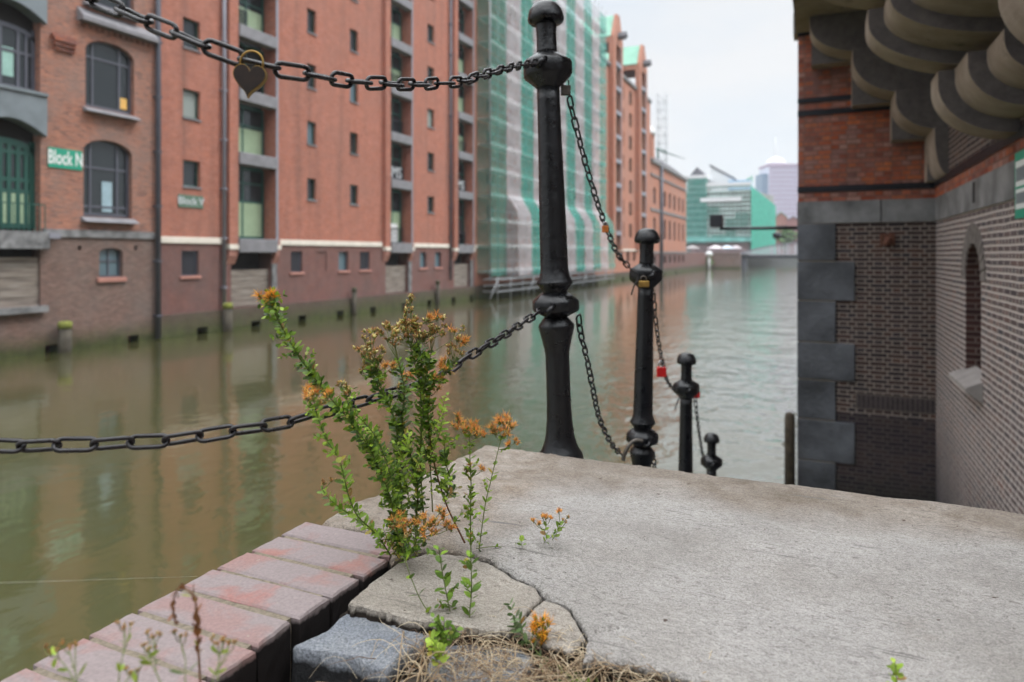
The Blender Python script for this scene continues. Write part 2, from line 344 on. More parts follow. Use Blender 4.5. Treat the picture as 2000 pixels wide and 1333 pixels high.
def concrete(name, base, dark, speck=.5, streaks=True):
    m, t, b = newmat(name); p = pos(t)
    col = ramp(t, noise(t, p, 5, 6, .6), [(.3, tuple(c*.9 for c in base)), (.7, tuple(c*1.06 for c in base))]).outputs[0]
    if streaks:      # worn brown strip along the far edge of the landing
        sp = nd(t, 'ShaderNodeSeparateXYZ'); L(t, p, sp.inputs[0])
        z = nd(t, 'ShaderNodeMath', operation='MULTIPLY_ADD'); L(t, noise(t, p, 4, 5), z.inputs[0]); z.inputs[1].default_value = .30; L(t, sp.outputs[1], z.inputs[2])
        mr = nd(t, 'ShaderNodeMapRange'); mr.inputs[1].default_value = 1.74; mr.inputs[2].default_value = 1.90; L(t, z.outputs[0], mr.inputs[0])
        col = mixc(t, mr.outputs[0], col, ramp(t, noise(t, p, 11, 6, .7), [(.35, (.25, .205, .165)), (.65, (.38, .335, .29))]).outputs[0])
        xs_ = nd(t, 'ShaderNodeMath', operation='MULTIPLY_ADD'); L(t, noise(t, p, 5, 5), xs_.inputs[0]); xs_.inputs[1].default_value = .34; L(t, sp.outputs[0], xs_.inputs[2])
        xm = nd(t, 'ShaderNodeMapRange'); xm.inputs[1].default_value = -.36; xm.inputs[2].default_value = -.52; L(t, xs_.outputs[0], xm.inputs[0])
        col = mixc(t, xm.outputs[0], col, ramp(t, noise(t, p, 16, 6, .7), [(.35, (.26, .21, .165)), (.65, (.42, .37, .32))]).outputs[0])
        rust = ramp(t, noise(t, p, 2.3, 5, .7), [(.60, (0, 0, 0)), (.72, (.5, .5, .5))])
        col = mixc(t, rust.outputs[0], col, (.34, .26, .19))
    w = noise(t, p, 1, 7, .72, 1.2, (60, 130, 60))
    pits = ramp(t, w, [(.37, (1, 1, 1)), (.46, (0, 0, 0))])
    wh = ramp(t, noise(t, p, 3.2, 4), [(.35, (.35,)*3), (.65, (1,)*3)])
    pf = nd(t, 'ShaderNodeMath', operation='MULTIPLY'); L(t, pits.outputs[0], pf.inputs[0]); L(t, wh.outputs[0], pf.inputs[1])
    pf2 = nd(t, 'ShaderNodeMath', operation='MULTIPLY'); L(t, pf.outputs[0], pf2.inputs[0]); pf2.inputs[1].default_value = speck
    col = mixc(t, pf2.outputs[0], col, dark)
    w2 = noise(t, p, 1, 5, .62, 1.6, (75, 150, 60)); wa = nd(t, 'ShaderNodeMath', operation='SUBTRACT'); L(t, w2, wa.inputs[0]); wa.inputs[1].default_value = .5
    wb = nd(t, 'ShaderNodeMath', operation='ABSOLUTE'); L(t, wa.outputs[0], wb.inputs[0])
    mc = ramp(t, wb.outputs[0], [(.0, (.50,)*3), (.018, (.72,)*3), (.045, (1.06,)*3)]); col = mixc(t, 1.0, col, mc.outputs[0], 'MULTIPLY')
    # long trowel and scrape marks, small stains
    tr_ = ramp(t, noise(t, p, 1, 4, .6, .5, (5, 85, 20)), [(.62, (0,)*3), (.65, (.95,)*3)]); tm = ramp(t, noise(t, p, 2.6, 3), [(.45, (0,)*3), (.6, (1,)*3)])
    tq = nd(t, 'ShaderNodeMath', operation='MULTIPLY'); L(t, tr_.outputs[0], tq.inputs[0]); L(t, tm.outputs[0], tq.inputs[1]); col = mixc(t, tq.outputs[0], col, tuple(c*.45 for c in base))
    sp_ = ramp(t, noise(t, p, 38, 2, .5), [(.735, (0,)*3), (.76, (.9,)*3)]); col = mixc(t, sp_.outputs[0], col, (.09, .06, .045))
    lg = ramp(t, noise(t, p, 1.6, 5, .65), [(.35, (.76, .74, .71)), (.65, (1.09, 1.09, 1.09))]); col = mixc(t, 1.0, col, lg.outputs[0], 'MULTIPLY')
    sz = nd(t, 'ShaderNodeSeparateXYZ'); L(t, p, sz.inputs[0])      # soil tone and painted shade on the broken edges and in the cracks
    dz = nd(t, 'ShaderNodeMath', operation='MULTIPLY_ADD'); L(t, noise(t, p, 70, 5), dz.inputs[0]); dz.inputs[1].default_value = .012; L(t, sz.outputs[2], dz.inputs[2])
    dm = nd(t, 'ShaderNodeMapRange'); dm.inputs[1].default_value = -.003; dm.inputs[2].default_value = -.010; L(t, dz.outputs[0], dm.inputs[0])
    col = mixc(t, dm.outputs[0], col, (.032, .024, .018))
    gr = ramp(t, noise(t, p, 420, 3, .6), [(.3, (.78,)*3), (.7, (1.18,)*3)]); col = mixc(t, 1.0, col, gr.outputs[0], 'MULTIPLY')
    L(t, col, b.inputs['Base Color']); b.inputs['Roughness'].default_value = .92; b.inputs['Specular IOR Level'].default_value = .25
    h = nd(t, 'ShaderNodeMath', operation='MULTIPLY_ADD'); L(t, w, h.inputs[0]); h.inputs[1].default_value = 2.0; L(t, noise(t, p, 300, 4), h.inputs[2])
    bump(t, b, h.outputs[0], .8, .0042); return m
M['concrete'] = concrete('rough_grey_mortar_screed', (.46, .437, .415), (.14, .12, .105), .8)
M['concrete_old'] = concrete('smooth_old_concrete', (.50, .455, .40), (.17, .13, .10), .6, False)
def copingmat():
    m, t, b = newmat('red_and_grey_coping_brick'); p = pos(t)
    g = nd(t, 'ShaderNodeNewGeometry')
    base = ramp(t, g.outputs['Random Per Island'], [(0, (.25, .125, .11)), (.3, (.285, .125, .105)), (.55, (.23, .145, .135)), (.8, (.29, .135, .11)), (1, (.24, .16, .15))]).outputs[0]
    gray = ramp(t, noise(t, p, 7, 5, .6, .6), [(.40, (0, 0, 0)), (.52, (1, 1, 1))]).outputs[0]
    col = mixc(t, gray, base, (.235, .19, .185))
    ag = ramp(t, noise(t, p, 160, 5, .65), [(.3, (.8,)*3), (.7, (1.14,)*3)]); col = mixc(t, 1.0, col, ag.outputs[0], 'MULTIPLY')
    sp = ramp(t, noise(t, p, 55, 4, .7), [(.66, (0,)*3), (.72, (1,)*3)]); col = mixc(t, sp.outputs[0], col, (.30, .25, .21))
    # shade painted near black on the sides and inner ends of the bricks
    s3 = nd(t, 'ShaderNodeSeparateXYZ'); L(t, p, s3.inputs[0])
    gz = nd(t, 'ShaderNodeMath', operation='MULTIPLY_ADD'); L(t, noise(t, p, 60, 4), gz.inputs[0]); gz.inputs[1].default_value = .016; L(t, s3.outputs[2], gz.inputs[2])
    gm = nd(t, 'ShaderNodeMapRange'); gm.inputs[1].default_value = .002; gm.inputs[2].default_value = -.004; L(t, gz.outputs[0], gm.inputs[0])
    col = mixc(t, gm.outputs[0], col, (.007, .004, .0035))
    L(t, col, b.inputs['Base Color']); b.inputs['Roughness'].default_value = .72
    bump(t, b, noise(t, p, 130, 6, .6), .4, .0015); return m
M['coping'] = copingmat()
M['mortar'] = simple('sandy_mortar', (.27, .225, .165), .95, var=.35, scale=120, bmp=.9, bdist=.004)
M['soil'] = simple('dark_soil', (.085, .064, .048), .95, var=.5, scale=40, bmp=1, bdist=.01)
def granitemat():
    m, t, b = newmat('rough_grey_granite'); p = pos(t)
    a = ramp(t, noise(t, p, 260, 4, .7), [(.3, (.11, .12, .13)), (.48, (.30, .315, .34)), (.7, (.52, .53, .55))]).outputs[0]
    q = ramp(t, noise(t, p, 14, 4), [(.35, (.75, .78, .82)), (.7, (1.05, 1.03, 1.0))]).outputs[0]
    col = mixc(t, 1.0, a, q, 'MULTIPLY')
    s3 = nd(t, 'ShaderNodeSeparateXYZ'); L(t, p, s3.inputs[0])      # shade painted into the flanks below the top
    gz = nd(t, 'ShaderNodeMath', operation='MULTIPLY_ADD'); L(t, noise(t, p, 70, 5), gz.inputs[0]); gz.inputs[1].default_value = .02; L(t, s3.outputs[2], gz.inputs[2])
    gm = nd(t, 'ShaderNodeMapRange'); gm.inputs[1].default_value = -.026; gm.inputs[2].default_value = -.036; L(t, gz.outputs[0], gm.inputs[0])
    col = mixc(t, gm.outputs[0], col, (.009, .009, .010))
    L(t, col, b.inputs['Base Color']); b.inputs['Roughness'].default_value = .7
    bump(t, b, noise(t, p, 45, 8, .75), 1.0, .012); return m
M['granite'] = granitemat()
def plantmat(name, trans=.35, rough=.5):
    m, t, b = newmat(name); a = nd(t, 'ShaderNodeAttribute'); a.attribute_name = 'tint'
    v = ramp(t, noise(t, pos(t), 180, 3), [(.3, (.8,)*3), (.7, (1.2,)*3)]); c = mixc(t, 1.0, a.outputs['Color'], v.outputs[0], 'MULTIPLY')
    L(t, c, b.inputs['Base Color']); b.inputs['Roughness'].default_value = rough
    tr = nd(t, 'ShaderNodeBsdfTranslucent'); L(t, c, tr.inputs[0])
    mx = nd(t, 'ShaderNodeMixShader'); mx.inputs[0].default_value = trans; L(t, b.outputs[0], mx.inputs[1]); L(t, tr.outputs[0], mx.inputs[2])
    L(t, mx.outputs[0], t.nodes['Material Output'].inputs['Surface']); return m
M['leaf'] = plantmat('green_leaf'); M['stemm'] = plantmat('plant_stem', .05, .6); M['flower'] = plantmat('dry_flower_and_pod', .25, .55); M['straw'] = plantmat('dry_straw', .15, .6)
# ------------------------------------------------------------------ ground, water, banks
w = MB(); w.quad((-32, -25, WATER), (60, -25, WATER), (60, 330, WATER), (-60, 330, WATER)); structure(w.build('canal_water', M['water']))
g = MB(); g.quad((-780, 258.2, 0.1), (780, 258.2, 0.1), (780, 1180, 0.1), (-780, 1180, 0.1)); structure(g.build('far_ground', simple('pale_paving', (.22, .21, .20), .9)))
g = MB(); g.box(-60, 60, 258, 260, WATER-1, 0.096); structure(g.build('far_quay_wall', M['stone_band']))
g = MB(); g.box(-780, -29.4, -60, 258, -.6, -.5); structure(g.build('left_bank_ground', M['soil']))

# ------------------------------------------------------------------ facade helpers (left bank, facing +x)
def facade(mb, X, y0, y1, z0, z1, ops, depth=.3, col=None):
    ys = sorted({y0, y1, *[min(max(v, y0), y1) for o in ops for v in o[:2]]}); zs = sorted({z0, z1, *[min(max(v, z0), z1) for o in ops for v in o[2:4]]})
    for a, b in zip(ys, ys[1:]):
        for c, d in zip(zs, zs[1:]):
            m, n = (a+b)/2, (c+d)/2
            if any(o[0] < m < o[1] and o[2] < n < o[3] for o in ops): continue
            mb.quad((X, a, c), (X, b, c), (X, b, d), (X, a, d))
    for o in ops:
        a, b, c, d = max(o[0], y0), min(o[1], y1), max(o[2], z0), min(o[3], z1); D = o[4] if len(o) > 4 and o[4] else depth
        if b <= a or d <= c: continue
        mb.quad((X, a, c), (X, a, d), (X-D, a, d), (X-D, a, c)); mb.quad((X, b, c), (X-D, b, c), (X-D, b, d), (X, b, d))
        if c > z0+1e-6: mb.quad((X, a, c), (X-D, a, c), (X-D, b, c), (X, b, c))
        if d < z1-1e-6: mb.quad((X, a, d), (X, b, d), (X-D, b, d), (X-D, a, d))
        if len(o) > 5 and o[5]:      # segmental arch head: rise o[5]
            rise = o[5]; n = 12
            arc = [((a+b)/2+(b-a)/2*math.cos(math.pi*k/n), d-rise+rise*math.sin(math.pi*k/n)) for k in range(n+1)]
            for (ya, za), (yb, zb) in zip(arc, arc[1:]):
                mb.quad((X, ya, za), (X, yb, zb), (X, yb, d), (X, ya, d)); mb.quad((X, ya, za), (X-D, ya, za), (X-D, yb, zb), (X, yb, zb))
def shell(mb, X, y0, y1, z0, z1, back=16):
    mb.quad((X, y0, z0), (X, y0, z1), (X-back, y0, z1), (X-back, y0, z0)); mb.quad((X, y1, z0), (X-back, y1, z0), (X-back, y1, z1), (X, y1, z1))
    mb.quad((X-back, y0, z0), (X-back, y0, z1), (X-back, y1, z1), (X-back, y1, z0)); mb.quad((X, y0, z1), (X, y1, z1), (X-back, y1, z1), (X-back, y0, z1))
def window(par, X, a, b, c, d, frame='frame_green', glass='glass', fw=.09, vs=(), hs=(), panel=None, depth=.07, arch=0, name='window', zp=None):
    """bars of a window in the plane x = X; panes behind; lower pale panels up to height zp"""
    m = MB(); x0, x1 = X, X+depth
    m.box(x0, x1, a, a+fw, c, d); m.box(x0, x1, b-fw, b, c, d); m.box(x0, x1, a+fw, b-fw, c, c+fw)
    if not arch: m.box(x0, x1, a+fw, b-fw, d-fw, d)
    else:
        n = 12; pts = [((a+b)/2+(b-a)/2*math.cos(math.pi*k/n), d-arch+arch*math.sin(math.pi*k/n)) for k in range(n+1)]
        for (ya, za), (yb, zb) in zip(pts, pts[1:]):
            m.prism([(x0, ya, za-fw), (x0, yb, zb-fw), (x0, yb, zb+.05), (x0, ya, za+.05)], [(x1, ya, za-fw), (x1, yb, zb-fw), (x1, yb, zb+.05), (x1, ya, za+.05)])
    for v in vs: y = a+(b-a)*v; m.box(x0, x1-.004, y-fw*.4, y+fw*.4, c+fw, d-(0 if not arch else arch*.25)-(fw if not arch else 0))
    for h in hs: z = c+(d-c)*h; m.box(x0, x1-.008, a+fw, b-fw, z-fw*.4, z+fw*.4)
    o = m.build(name, M[frame], par)
    q = MB(); q.box(X-.03, X+.01, a, b, c, d-(arch*.05)); q.build('pane', M[glass], o)
    if panel:
        pz = zp if zp is not None else c+(d-c)*.5
        cuts = [a+fw]+[a+(b-a)*v for v in vs]+[b-fw]
        q = MB()
        for u, v in zip(cuts, cuts[1:]): q.box(X+.012, X+depth-.02, u+.03, v-.03, c+fw, pz)
        q.build('panel', M[panel], o)
    return o
def bars(par, X, a, b, c, d, n=6, name='grille', mat='frame_dark', r=.02):
    m = MB()
    for k in range(n): y = a+(b-a)*(k+.5)/n; m.box(X, X+r*2, y-r, y+r, c, d)
    return m.build(name, M[mat], par)
def sill(par, X, a, b, z, h=.12, out=.16, mat='slab_grey', slope=.05, over=.08):
    m = MB(); A = [(X, a-over, z-h), (X+out, a-over, z-h), (X+out, a-over, z-slope), (X, a-over, z)]
    m.prism(A, [(x, b+over, q) for x, _, q in A]); return m.build('sill', M[mat], par)
ZL, ZH = -.5, .76
ROWS = [(4.0, 5.3), (7.44, 8.86), (10.95, 12.42), (14.4, 15.85), (17.9, 19.3), (21.3, 22.7)]
BEAMS = [6.13, 9.59, 13.05, 16.5, 19.95, 23.4]     # tops of the grey beams between storeys
BZ = 1.40                                         # cream band

def textmesh(t):
    dg = bpy.context.evaluated_depsgraph_get(); me = bpy.data.meshes.new_from_object(t.evaluated_get(dg)); n = bpy.data.objects.new('lettering', me); par = t.parent; ml_ = t.matrix_local.copy(); m_ = t.data.materials[0]
    bpy.data.objects.remove(t); COL.objects.link(n); n.parent = par; n.matrix_local = ml_; me.materials.clear(); me.materials.append(m_); return n
# ================================================================== old warehouse with arched windows (far left)
yA0, yA1 = 4.0, FY(304)
A = empty('warehouse', (XF, yA1, WATER), 'old brown brick warehouse with arched windows at the left edge', 'building', 'warehouses on the far bank')
def W_(l, r, t, b, cx=None):
    c = (l+r)/2 if cx is None else cx
    return FY(l), FY(r), FZ(c, b), FZ(c, t)
w1 = W_(167, 262, 84, 217); w2 = W_(163, 258, 275, 425); w3 = W_(194, 240, 485, 542)
w0 = (w1[0], w1[1], w1[2]+4.55, w1[3]+4.55)
bay = (FY(-62), FY(79)); wl = [(w[0], w[1], w[2], w[3], .35, .55) for w in (w0, w1, w2)]
zA = FZ(200, 464)
ups = wl + [(bay[0], bay[1], zA, 23, .5, 0)]
more = []
for k in range(1, 3):      # bays repeat towards the near end of the building
    pass
hol = [(FY(152), FY(159), FZ(155, 489), FZ(155, 480), .5), (FY(262), FY(269), FZ(265, 489), FZ(265, 480), .5)]
dr = [(FY(p), FY(p)+.55, WATER-.1, WATER+.32, .6) for p in (88, 250)]
m = MB(); facade(m, XF, yA0, yA1, zA+.16, 25, ups); shell(m, XF, yA0, yA1, WATER-1, 25); m.build('wall', M['brick_old'], A)
lows = [(w3[0], w3[1], w3[2], w3[3], .3, .22), (bay[0], bay[1], FZ(40, 600), zA+.16, .6)]+hol+dr
m = MB(); facade(m, XF, yA0, yA1, WATER-1, zA+.16, lows); m.build('base_wall', M['brick_old_low'], A)
m = MB(); m.box(XF, XF+.10, bay[1]+.05, yA1-.1, zA-.02, zA+.30); m.build('string_course', M['stone_band'], A)
for i, w in enumerate((w0, w1, w2)):
    o = window(A, XF-.30, w[0], w[1], w[2]+.05, w[3]+.05, 'frame_dark', 'glass' if i < 2 else 'glass', .12, (.2, .75), (.72,) if i < 2 else (.62, .12), arch=.6)
    q = MB()
    if i == 1: q.box(XF-.255, XF-.25, w[1]-.55, w[1]-.18, w[2]+.25, w[2]+.75); q.build('lamp_shade', simple('warm_yellow_shade', (.75, .45, .12), .7, bmp=0), o)
    if i == 2:
        q.box(XF-.262, XF-.25, w[0]+1.0, w[1]-.8, w[2]+.25, w[2]+1.6); q.build('blind', simple('pale_blue_blind', (.30, .42, .48), .6, bmp=0), o)
    sill(A, XF, w[0], w[1], w[2]-.02 if i else w[2], .22, .38, 'slab_grey', .22, .12)
o = window(A, XF-.26, w3[0], w3[1], w3[2]+.02, w3[3], 'frame_dark', 'glass_blue', .08, (.5,), (.55,), arch=.22)
sill(A, XF, w3[0], w3[1], w3[2], .2, .12, 'pink', .03, .12)
# dentils under the deep sill of the top window and terracotta corbel
yy = FY(150)
while yy < yA1-.3: MB().box(XF, XF+.12, yy, yy+.10, FZ(214, 68), FZ(214, 62)).build('dentil', M['brick_old'], A); yy += .28
m = MB(); A1, A2 = FY(150), yA1-.15
P = [(XF, A1, FZ(214, 60)), (XF+.42, A1, FZ(214, 60)), (XF+.42, A1, FZ(214, 52)), (XF+.02, A1, FZ(214, 34)), (XF, A1, FZ(214, 34))]
m.prism(P, [(x, A2, z) for x, _, z in P]); m.build('ledge', M['slab_grey'], A)
m = MB()
for k, (o1, zz) in enumerate(((.12, 96), (.2, 88), (.28, 80), (.2, 74))): m.box(XF, XF+o1, FY(104+k*-2), FY(143), FZ(122, zz+5), FZ(122, zz-2))
m.build('corbel', M['brick_orange'], A)
# hatch bay
bx = XF-.42
def bayspan(t, b, pyc=40): return FZ(pyc, b), FZ(pyc, t)
z0, z1 = bayspan(48, 182); window(A, bx, bay[0], bay[1], z0, z1, 'frame_dark', 'glass', .14, (.25, .5, .75, .87), (.62, .1), arch=.4)
q = MB(); q.box(bx+.015, bx+.03, FY(2), FY(38), FZ(20, 145), FZ(20, 88)); q.build('blind', simple('pale_teal_blind', (.30, .50, .44), .6, bmp=0), A)
z0, z1 = bayspan(272, 446); window(A, bx, bay[0], bay[1], z0, z1, 'frame_green', 'glass', .2, (.25, .5, .62, .75, .87), (.86, .55, .42), 'panel_green', arch=.45, zp=z0+(z1-z0)*.40, name='door')
for t, b in ((-60, 36), (182, 262)):
    m = MB(); zb, zt = bayspan(t, b); n = 12; ya, yb = bay[0], bay[1]+.12
    top = [(XF+.25, ya+(yb-ya)*k/n, zt) for k in range(n+1)]; bot = [(XF+.25, ya+(yb-ya)*k/n, zb+.55*math.sin(math.pi*k/n)) for k in range(n+1)]
    ol = bot+top[::-1]; m.prism(ol, [(bx+.08, y, z) for _, y, z in ol]); m.box(bx+.1, XF+.34, ya, yb, zt, zt+.12); m.build('parapet_panel', M['panel_blue'], A)
m = MB(); zb, zt = bayspan(452, 486); m.box(bx, XF+.45, bay[0]-.1, bay[1]+.1, zb, zt); m.build('balcony_slab', M['stone_band'], A)
m = MB(); zz = FZ(40, 400)
for k in range(14): y = bay[0]+(bay[1]-bay[0])*k/13; m.box(XF+.28, XF+.31, y-.015, y+.015, zt, zz)
m.box(XF+.27, XF+.32, bay[0], bay[1], zz, zz+.05); m.build('railing', M['frame_green'], A)
m = MB(); zb, zt = FZ(40, 601), FZ(40, 503)
for k in range(5): m.box(XF-.3, XF-.12+.02*(k % 2), bay[0], bay[1], zb+(zt-zb)*k/5+.01, zb+(zt-zb)*(k+1)/5); 
m.build('hatch_boards', M['wood'], A)
m = MB(); m.box(XF-.55, XF-.5, bay[0], bay[1], zb, zA+.1); m.box(XF-.49, XF-.47, bay[0], bay[1], zA, 23); m.build('dark_hatch', M['void'], A)
m = MB(); m.box(XF-.34, XF-.33, w0[0], w0[1], zA+1, 24); m.box(XF-.34, XF-.33, w3[0], w3[1], w3[2], w3[3]); m.build('room_back', M['void'], A)
m = MB(); m.box(XF, XF+.3, bay[0]-.4, bay[1]+.15, FZ(40, 612), FZ(40, 600)); m.build('hatch_ledge', M['stone_band'], A)
m = MB(); m.box(XF, XF+.5, bay[1]+.05, bay[1]+.5, zA-.1, zA+.12); m.build('floodlight', M['metal_grey'], A)

def sign(name, text, yc, zc, wd, ht, X, matb, mats, label, size, xs=1):
    m = MB(); m.box(X, X+.05, yc-wd/2, yc+wd/2, zc-ht/2, zc+ht/2); o = m.build(name, M[matb]); tag(o, label, 'sign', 'block name plates')
    c = bpy.data.curves.new('lettering', 'FONT'); c.body = text; c.size = size; c.align_x = 'CENTER'; c.align_y = 'CENTER'; c.extrude = .004; c.offset = size*.018
    t = bpy.data.objects.new('lettering', c); COL.objects.link(t); t.parent = o
    t.matrix_local = Matrix.Translation((X+.056, yc, zc)) @ Matrix(((0, 0, 1, 0), (xs, 0, 0, 0), (0, 1, 0, 0), (0, 0, 0, 1)))
    c.materials.append(M[mats]); textmesh(t); return o
sign('name_plate', 'Block N', FY(127), FZ(127, 311), FY(160)-FY(94), .82, XF, 'sign_green', 'letter', 'bright green name plate reading Block N on the old brown brick warehouse', .80, .56)
sign('name_plate', 'Block V', FY(372), FZ(372, 394), FY(396)-FY(348), .62, XF, 'sign_dark', 'letter_grey', 'faded grey green name plate reading Block V on the red brick warehouse', .50)

def pipe(px, z0, z1, r, label, mat='frame_dark'):
    m = MB(); y = FY(px); m.tube([(XF+.18, y, z0), (XF+.18, y, z1)], r, 10)
    z = z0+1
    while z < z1: m.box(XF, XF+.3, y-r*1.3, y+r*1.3, z, z+.07); z += 2.6
    tag(m.build('downpipe', M[mat]), label, 'pipe', 'rain downpipes on the far bank')
pipe(304, WATER+.1, 25, .12, 'thick rusty brown downpipe between the old brown warehouse and the red brick warehouse')
pipe(433, -2.2, 25, .10, 'grey downpipe left of the first tall hatch column with green doors', 'metal_grey')
pipe(877, -1.6, 25, .10, 'dark downpipe left of the hatch column with the railing reading BMS')

# ================================================================== long red brick warehouse
yB0, yB1 = yA1, 56.0
B = empty('warehouse', (XF, (yB0+yB1)/2, WATER), 'long smooth red brick warehouse with three tall hatch columns and a cream band', 'building', 'warehouses on the far bank')
bays = [(FY(458.5), FY(532)), (FY(757), FY(798)), (FY(889.5), FY(918.5))]
cols = [(357.5, 391), (600, 617.5), (683.5, 699.5), (835, 848), (949, 958)]
lowc = [(354.5, 388, 'grille'), (568, 590.5, 'grille'), (661.5, 680.5, 'w'), (703, 722, 'grille'), (820, 833, 'w'), (849.5, 862, 'w'), (937, 947, 'w')]
ops = []
for l, r in cols:
    for i, (a, b) in enumerate(ROWS): ops.append((FY(l), FY(r), a, b, .32))
for a, b in bays: ops.append((a, b, BZ-.15, 25, 1.0))
m = MB(); facade(m, XF, yB0, yB1, BZ-.15, 26.5, ops); shell(m, XF, yB0, yB1, WATER-1, 26.5); m.build('wall', M['brick_red'], B)
opl = [(FY(l), FY(r), ZL, ZH, .3) for l, r, k in lowc]+[(FY(617), FY(638), ZL, ZH-.02, .07)]
ZP = -2.35
for a, b in bays: opl.append((a-.25, b-.1, ZP+.02, BZ-.15, .9))
m = MB(); facade(m, XF, yB0, yB1, ZP, BZ-.15, opl); m.box(XF-.071, XF-.069, FY(617), FY(638), ZL, ZH); m.build('base_wall', M['brick_red_low'], B)
m = MB(); dr = [(FY(p), FY(p)+.7, WATER-.1, WATER+.35, .7) for p in (378, 485, 577, 653, 718, 780, 830, 877, 913)]
facade(m, XF+.22, yB0, yB1, WATER-1, ZP, dr); m.quad((XF+.22, yB0, ZP), (XF+.22, yB1, ZP), (XF-.9, yB1, ZP), (XF-.9, yB0, ZP)); m.box(XF-.6, XF-.55, yB0+.01, yB1-.01, WATER-.9, ZP-.01); m.build('plinth', M['plinth'], B)
for l, r in cols:
    for i, (a, b) in enumerate(ROWS[:5]):
        ga = {(683.5, 0): 'glass', (683.5, 1): 'void', (835, 1): 'glass', (835, 2): 'glass_pale', (600, 1): 'glass_blue', (683.5, 2): 'glass_blue', (357.5, 1): 'glass_pale'}.get((l, i), random.choice(['glass', 'glass', 'glass_blue']))
        o = window(B, XF-.26, FY(l), FY(r), a, b, 'frame_green', ga, .07, (), ())
        sill(B, XF, FY(l), FY(r), a, .1, .08, 'slab_grey', .02, .03)
for l, r, k in lowc:
    window(B, XF-.24, FY(l), FY(r), ZL, ZH, 'frame_dark', 'void' if k == 'grille' else 'glass_blue', .06)
    if k == 'grille': bars(B, XF-.12, FY(l), FY(r), ZL, ZH, 6)
    sill(B, XF, FY(l), FY(r), ZL, .14, .1, 'pink', .02, .1)
# cream band, pilasters, beams
edges = [yB0]+[v for a, b in bays for v in (a-.72, b+.42)]+[yB1]
for a, b in zip(edges[::2], edges[1::2]):
    m = MB(); m.box(XF, XF+.09, a+.05, b-.05, BZ-.28, BZ+.04); bevel(m.build('cream_band', M['white_band'], B), .02, 1)
for bi, (a, b) in enumerate(bays):
    for (p, q, side) in ((a-.62, a, 0), (b, b+.34, 1)):
        m = MB(); m.box(XF, XF+.28, p, q, BZ-.28, 26.4); m.build('pilaster', M['brick_red'], B)
        m = MB(); m.box(XF, XF+.34, p-.03, q+.03, BZ-.55, BZ-.281); m.build('band_end', M['white_band'], B)
        m = MB(); P = [(XF, p, BZ-.551), (XF+.28, p, BZ-.551), (XF+.22, p, BZ-.9), (XF, p, BZ-1.35)]; m.prism(P, [(x, q, z) for x, _, z in P]); m.build('corbel', M['pink'], B)
        if side:
            m = MB(); m.box(XF+.281, XF+.31, p-.02, p+.16, BZ-.25, 26.2); m.build('edge_guard', M['metal_grey'], B)
    for z in BEAMS:
        m = MB(); m.box(XF-.25, XF+.38, a+.01, b-.01, z-.66, z); bevel(m.build('beam', M['slab_grey'], B), .03, 1)
    m = MB(); m.box(XF-.9, XF+.42, a-.02, b+.01, BZ-.72, BZ+.02); bevel(m.build('balcony_slab', M['slab_grey'], B), .03, 1)
    fl = [BZ]+BEAMS
    for i, (z, zn) in enumerate(zip(fl, fl[1:])):
        top = zn-.66; X = XF-.7
        if bi == 0:
            if i in (0, 1): window(B, X, a, b, z+.05, top, 'frame_green', 'glass', .14, (.42,), (.52, .78) if i == 0 else (.60,), 'panel_green', zp=z+(top-z)*(.52 if i == 0 else .55), name='hatch_door')
            elif i == 2: window(B, X, a, b, z+.05, top, 'frame_green', 'void', .12, (.5,), ())
            else: window(B, X, a, b, z+.05, top, 'frame_green', 'glass', .14, (.5,), (.6,), 'panel_green', zp=z+(top-z)*.5, name='hatch_door')
        else:
            pan = 'panel_green' if (bi, i) in ((1, 0), (1, 4), (1, 3), (2, 2), (2, 3), (2, 4)) else None
            window(B, X, a, b, z+.05, top, 'frame_green', 'glass', .16, (.55,), (.6,), pan, zp=z+(top-z)*.6, name='hatch_door')
        if (bi, i) in ((0, 3), (1, 1), (1, 2), (1, 3), (2, 1), (2, 2), (2, 0), (1, 0)):
            m = MB(); n = 12; lim = a+(b-a)*(.5 if bi == 0 else 1)
            for k in range(n+1): y = a+.05+(lim-a-.1)*k/n; m.box(XF-.5, XF-.47, y-.02, y+.02, z, z+1.15)
            m.box(XF-.51, XF-.46, a+.05, lim-.05, z+1.1, z+1.17)
            if (bi, i) in ((1, 1), (2, 1)): m.box(XF-.45, XF-.43, a+.05, lim-.05, z+.05, z+1.12)
            m.build('railing', M['black_plastic'], B)
    for (bb, txt, sz) in ((1, 'BMS', 1.15), (2, 'BMS', 1.1)):
        if bb != bi: continue
        c = bpy.data.curves.new('lettering', 'FONT'); c.body = txt; c.size = sz; c.align_x = 'CENTER'; c.align_y = 'CENTER'; c.extrude = .01; c.offset = .012
        t = bpy.data.objects.new('lettering', c); COL.objects.link(t); t.parent = B; c.materials.append(M['letter_grey'])
        t.matrix_local = Matrix.Translation(Vector((XF-.41, (a+b)/2+.05, BEAMS[0]+.62))-B.location) @ Matrix(((0, 0, 1, 0), (1, 0, 0, 0), (0, 1, 0, 0), (0, 0, 0, 1))); textmesh(t)
    m = MB(); zt = -.28-.0; zb = ZP+.05
    for k in range(6): m.box(XF-.35, XF-.22+.02*(k % 2), a-.24, b-.11, zb+(zt-zb)*k/6+.01, zb+(zt-zb)*(k+1)/6)
    m.build('hatch_boards', M['wood'], B)
    m = MB(); m.box(XF-.98, XF-.9, a-.24, b-.11, ZP, BZ-.73); m.box(XF-.99, XF-.8, a, b, BZ+.02, 25); m.build('dark_hatch', M['void'], B)
    m = MB(); m.box(XF, XF+.12, b-.1, b+.25, ZP, BZ-1.36); m.build('whitewashed_jamb', M['stone_band'], B)
